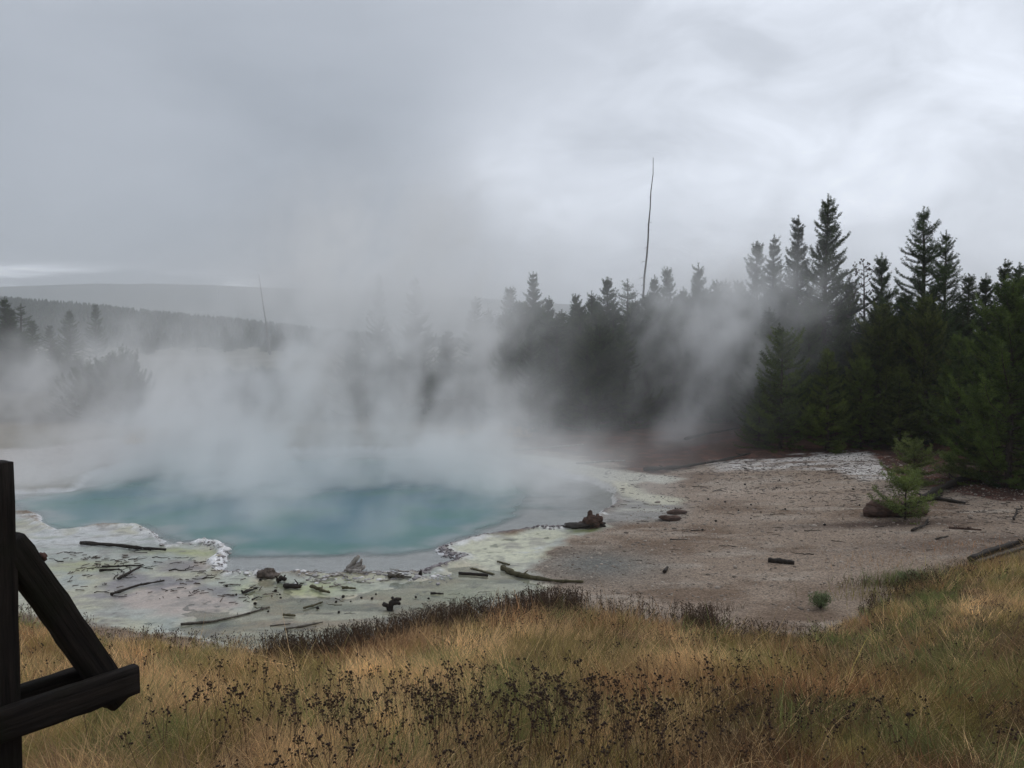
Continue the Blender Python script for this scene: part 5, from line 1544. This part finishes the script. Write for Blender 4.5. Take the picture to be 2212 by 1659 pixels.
# ------------------------------------------------------------------ steam
def build_steam():
    x0, x1, y0, y1, z0, z1 = -46.0, 22.0, 15.5, 66.0, -0.25, 20.0
    vs = 0.25
    nx, ny, nz = int((x1 - x0) / vs), int((y1 - y0) / vs), int((z1 - z0) / vs)
    xs, ys, zs = np.linspace(x0, x1, nx), np.linspace(y0, y1, ny), np.linspace(z0, z1, nz)
    X, Y, Z = np.meshgrid(xs.astype(np.float32), ys.astype(np.float32), zs.astype(np.float32), indexing='ij')
    D = np.zeros(X.shape, np.float32)
    def at(xd, yd, dep):
        v = pix_dir(xd, yd); k = dep / v.y
        return v.x * k, dep, CAM_Z + v.z * k
    def blob(xd, yd, dep, sx, sy, sz, tau, shear=0.0):
        """a puff: centre, spread in metres, how thick it is across; shear leans it with the height"""
        nonlocal D
        cx_, cy_, cz_ = at(xd, yd, dep)
        k = tau / (sy * 2.507)
        ix = slice(max(0, int((cx_ - 3.2 * sx - 6 - x0) / vs)), min(nx, int((cx_ + 3.2 * sx + 6 - x0) / vs)))
        iy = slice(max(0, int((cy_ - 3.2 * sy - y0) / vs)), min(ny, int((cy_ + 3.2 * sy - y0) / vs)))
        iz = slice(max(0, int((cz_ - 3.2 * sz - z0) / vs)), min(nz, int((cz_ + 3.2 * sz - z0) / vs)))
        x, y, z = X[ix, iy, iz], Y[ix, iy, iz], Z[ix, iy, iz]
        if x.size == 0: return
        dx = (x - cx_ - shear * (z - cz_)) / sx
        e = dx * dx + ((y - cy_) / sy) ** 2 + ((z - cz_) / sz) ** 2
        D[ix, iy, iz] += k * np.exp(-.5 * e)
    for b in STEAM: blob(*b)
    # thinner places between the plumes
    for xd, yd, dep, sx, sy, sz, k in GAPS:
        cx_, cy_, cz_ = at(xd, yd, dep)
        D *= 1 - k * np.exp(-.5 * (((X - cx_ - .3 * (Z - cz_)) / sx) ** 2 + ((Y - cy_) / sy) ** 2 + ((Z - cz_) / sz) ** 2))
    # low sheet just above the hot water
    sp = sdf(POOL, X[:, :, 0].ravel(), Y[:, :, 0].ravel()).reshape(nx, ny)
    inside = np.clip(-sp / 2.5 + .25, 0, 1)
    far = np.clip((Y[:, :, 0] - 20.5) / 9, .05, 1) * np.clip((2.6 - X[:, :, 0]) / 3.5, .07, 1)
    D += (inside * far)[:, :, None] * SHEET * np.exp(-np.maximum(Z, 0) / 0.9)
    # billows: warped, rising noise
    wx = fbm(X * .16, Y * .16, Z * .13, 5, 2) - .5
    wz = fbm(X * .16 + 31, Y * .16, Z * .13, 6, 2) - .5
    n = fbm((X + 5 * wx - .35 * Z) * .28, (Y) * .26, (Z * .62 + 6 * wz) * .28, 11, 5, .60)
    n2 = fbm((X + 3 * wx - .35 * Z) * .75, (Y + 2 * wz) * .55, (Z * .6 + 3 * wz) * .75, 13, 4, .6)
    m = np.clip((n - .405) * 7.0, 0, 3.0) * np.clip(.30 + (n2 - .30) * 3.2, .05, 2.2)
    n3 = fbm((X + 2 * wx - .3 * Z) * 1.7, (Y + 2 * wz) * 1.1, (Z * .7 + 2 * wz) * 1.7, 15, 2, .6)
    m *= np.clip(.45 + (n3 - .30) * 2.7, .1, 2.2)
    D *= m
    edge = np.minimum.reduce([np.clip((X - x0) / 3, 0, 1), np.clip((x1 - X) / 3, 0, 1), np.clip((Y - y0) / 2, 0, 1), np.clip((y1 - Y) / 2, 0, 1), np.clip((z1 - Z) / 3, 0, 1)])
    D *= edge
    D[D < .0012] = 0
    # the grid of densities is kept on the object and turned into a volume by its modifier
    co = np.stack([X.ravel(), Y.ravel(), Z.ravel()], 1)
    me = bpy.data.meshes.new('steam')
    me.vertices.add(len(co)); me.vertices.foreach_set('co', co.ravel())
    a = me.attributes.new('thickness', 'FLOAT', 'POINT'); a.data.foreach_set('value', D.ravel())
    m = bpy.data.materials.new('steam'); m.use_nodes = True
    N, L = m.node_tree.nodes, m.node_tree.links; N.clear()
    out = N.new('ShaderNodeOutputMaterial'); pv = N.new('ShaderNodeVolumePrincipled')
    pv.inputs['Color'].default_value = (0.995, 1.0, 1.0, 1); pv.inputs['Density'].default_value = 1.0; pv.inputs['Anisotropy'].default_value = 0.1
    L.new(pv.outputs[0], out.inputs['Volume'])
    me.materials.append(m)
    ob = bpy.data.objects.new('steam', me); COL.objects.link(ob)
    tag(ob, kind='stuff')
    g = bpy.data.node_groups.new('steam volume', 'GeometryNodeTree')
    g.interface.new_socket('Geometry', in_out='INPUT', socket_type='NodeSocketGeometry')
    g.interface.new_socket('Geometry', in_out='OUTPUT', socket_type='NodeSocketGeometry')
    GN, GL = g.nodes, g.links
    gi, go = GN.new('NodeGroupInput'), GN.new('NodeGroupOutput')
    pos = GN.new('GeometryNodeInputPosition'); sp_ = GN.new('ShaderNodeSeparateXYZ'); GL.new(pos.outputs[0], sp_.inputs[0])
    def mth(op, a, b):
        n_ = GN.new('ShaderNodeMath'); n_.operation = op
        for i_, v in enumerate((a, b)):
            if isinstance(v, (int, float)): n_.inputs[i_].default_value = v
            else: GL.new(v, n_.inputs[i_])
        return n_.outputs[0]
    def idx(o, lo, hi, n_):
        t = mth('MULTIPLY', mth('SUBTRACT', o, lo), (n_ - 1) / (hi - lo))
        t = mth('ROUND', t, 0)
        return mth('MINIMUM', mth('MAXIMUM', t, 0), n_ - 1)
    # integer arithmetic keeps the index exact
    def imath(op, a, b):
        n_ = GN.new('FunctionNodeIntegerMath'); n_.operation = op
        for i_, v in enumerate((a, b)):
            if isinstance(v, int): n_.inputs[i_].default_value = v
            else: GL.new(v, n_.inputs[i_])
        return n_.outputs[0]
    def toint(o):
        n_ = GN.new('FunctionNodeFloatToInt'); n_.rounding_mode = 'ROUND'; GL.new(o, n_.inputs[0]); return n_.outputs[0]
    i = toint(idx(sp_.outputs[0], x0, x1, nx)); j = toint(idx(sp_.outputs[1], y0, y1, ny)); k = toint(idx(sp_.outputs[2], z0, z1, nz))
    I = imath('ADD', imath('MULTIPLY', imath('ADD', imath('MULTIPLY', i, ny), j), nz), k)
    na = GN.new('GeometryNodeInputNamedAttribute'); na.data_type = 'FLOAT'; na.inputs['Name'].default_value = 'thickness'
    si = GN.new('GeometryNodeSampleIndex'); si.data_type = 'FLOAT'; si.domain = 'POINT'
    GL.new(gi.outputs[0], si.inputs['Geometry']); GL.new(na.outputs['Attribute'], si.inputs['Value']); GL.new(I, si.inputs['Index'])
    vc = GN.new('GeometryNodeVolumeCube')
    vc.inputs['Min'].default_value = (x0, y0, z0); vc.inputs['Max'].default_value = (x1, y1, z1)
    vc.inputs['Resolution X'].default_value = nx; vc.inputs['Resolution Y'].default_value = ny; vc.inputs['Resolution Z'].default_value = nz
    GL.new(si.outputs['Value'], vc.inputs['Density'])
    sm = GN.new('GeometryNodeSetMaterial'); sm.inputs['Material'].default_value = m
    GL.new(vc.outputs[0], sm.inputs['Geometry']); GL.new(sm.outputs[0], go.inputs[0])
    md = ob.modifiers.new('steam volume', 'NODES'); md.node_group = g

SHEET = 0.27
GAPS = [(825, 800, 39, 1.5, 8, 2.0, .8), (1270, 820, 40, 2.2, 9, 3.0, .85), (1150, 700, 42, 1.8, 9, 1.8, .6), (250, 850, 42, 3.0, 9, 1.5, .45), (500, 715, 46, 4.5, 10, 1.0, .75), (100, 690, 48, 5, 10, 1.4, .6), (1600, 880, 38, 1.8, 6, 1.6, .8)]
#        xd    yd   depth  sx   sy   sz   tau  shear
STEAM = [
    (600, 930, 37, 4.2, 4.5, 2.2, 1.6, .3), (760, 900, 36, 3.6, 4.0, 2.6, 1.5, .3), (900, 930, 37, 3.2, 4.0, 2.0, 1.2, .2), (480, 960, 36, 3.6, 4.0, 1.6, .9, .2),
    (650, 1005, 33, 4.8, 3.0, 1.1, 1.6, .2), (880, 1005, 33, 2.6, 3.0, 1.0, 1.0, .2), (420, 1010, 32, 3.5, 3.0, 1.0, .6, .2),
    (650, 780, 38, 2.4, 3.5, 2.6, 1.7, .5), (930, 740, 40, 2.6, 3.5, 3.2, 1.8, .5), (1020, 820, 39, 2.2, 3.5, 2.6, 1.2, .3), (900, 650, 42, 3.2, 4.0, 2.4, 1.7, .3), (1020, 670, 42, 2.2, 3.5, 2.0, 1.3, .2),
    (720, 620, 43, 3.4, 4.0, 2.6, .85, .2), (820, 500, 44, 5.0, 4.5, 2.4, .18, 0), (620, 720, 42, 3.0, 3.5, 1.8, .5, .3),
    (100, 900, 38, 5.5, 5.0, 2.2, .65, .2), (-150, 900, 40, 6, 5.0, 2.6, .7, 0), (180, 760, 50, 4.2, 5.0, 2.0, .45, .3), (420, 850, 42, 2.8, 4.0, 2.2, .85, .3), (360, 740, 50, 4.0, 5.0, 1.4, .35, .3), (20, 860, 46, 4.0, 4.5, 1.5, .45, .2),
    (1410, 830, 40, 2.0, 3.0, 2.4, .75, .4), (1530, 770, 39, 1.9, 3.0, 2.2, 1.0, .5), (1630, 690, 38, 1.4, 2.5, 1.5, .75, .4), (1560, 650, 40, 2.2, 2.5, 1.3, .45, .3), (1310, 930, 38, 2.2, 3.0, 1.1, .45, .2), (1180, 900, 39, 2.0, 3.0, 2.0, .3, .2), (1480, 900, 37, 1.8, 2.6, 1.0, .35, .2),
    (1450, 640, 44, 3.0, 3.0, 1.4, .3, 0),
    (250, 1080, 27, 3.4, 3.0, .9, .6, 0), (60, 1090, 27, 2.6, 3.0, 1.0, .6, 0), (700, 1070, 27, 4.2, 3.0, .9, .75, 0), (1150, 1060, 27, 2.6, 2.4, .9, .50, .2), (1280, 1070, 25, 1.4, 2.0, .7, .35, .2), (840, 1160, 21, .6, 1.0, .6, .25, .3), (550, 1150, 22, 1.5, 1.0, .5, .2, .3),
]
build_steam()

# ------------------------------------------------------------------ haze
def build_haze():
    x, y0, y1, z0, z1 = 3600, -500, 3600, -9.0, 190.0
    V = np.array([(sx * x, y, z) for z in (z0, z1) for y in (y0, y1) for sx in (-1, 1)])
    Q = np.array([(0, 2, 3, 1), (4, 5, 7, 6), (0, 1, 5, 4), (2, 6, 7, 3), (0, 4, 6, 2), (1, 3, 7, 5)])
    m = bpy.data.materials.new('haze'); m.use_nodes = True
    N, L = m.node_tree.nodes, m.node_tree.links; N.clear()
    out = N.new('ShaderNodeOutputMaterial'); pv = N.new('ShaderNodeVolumePrincipled')
    pv.inputs['Color'].default_value = (0.96, 0.98, 1.0, 1); pv.inputs['Density'].default_value = 0.00052; pv.inputs['Anisotropy'].default_value = 0.5
    L.new(pv.outputs[0], out.inputs['Volume'])
    o = mesh_np('haze', V, [Q], m)
    tag(o, kind='stuff')
build_haze()
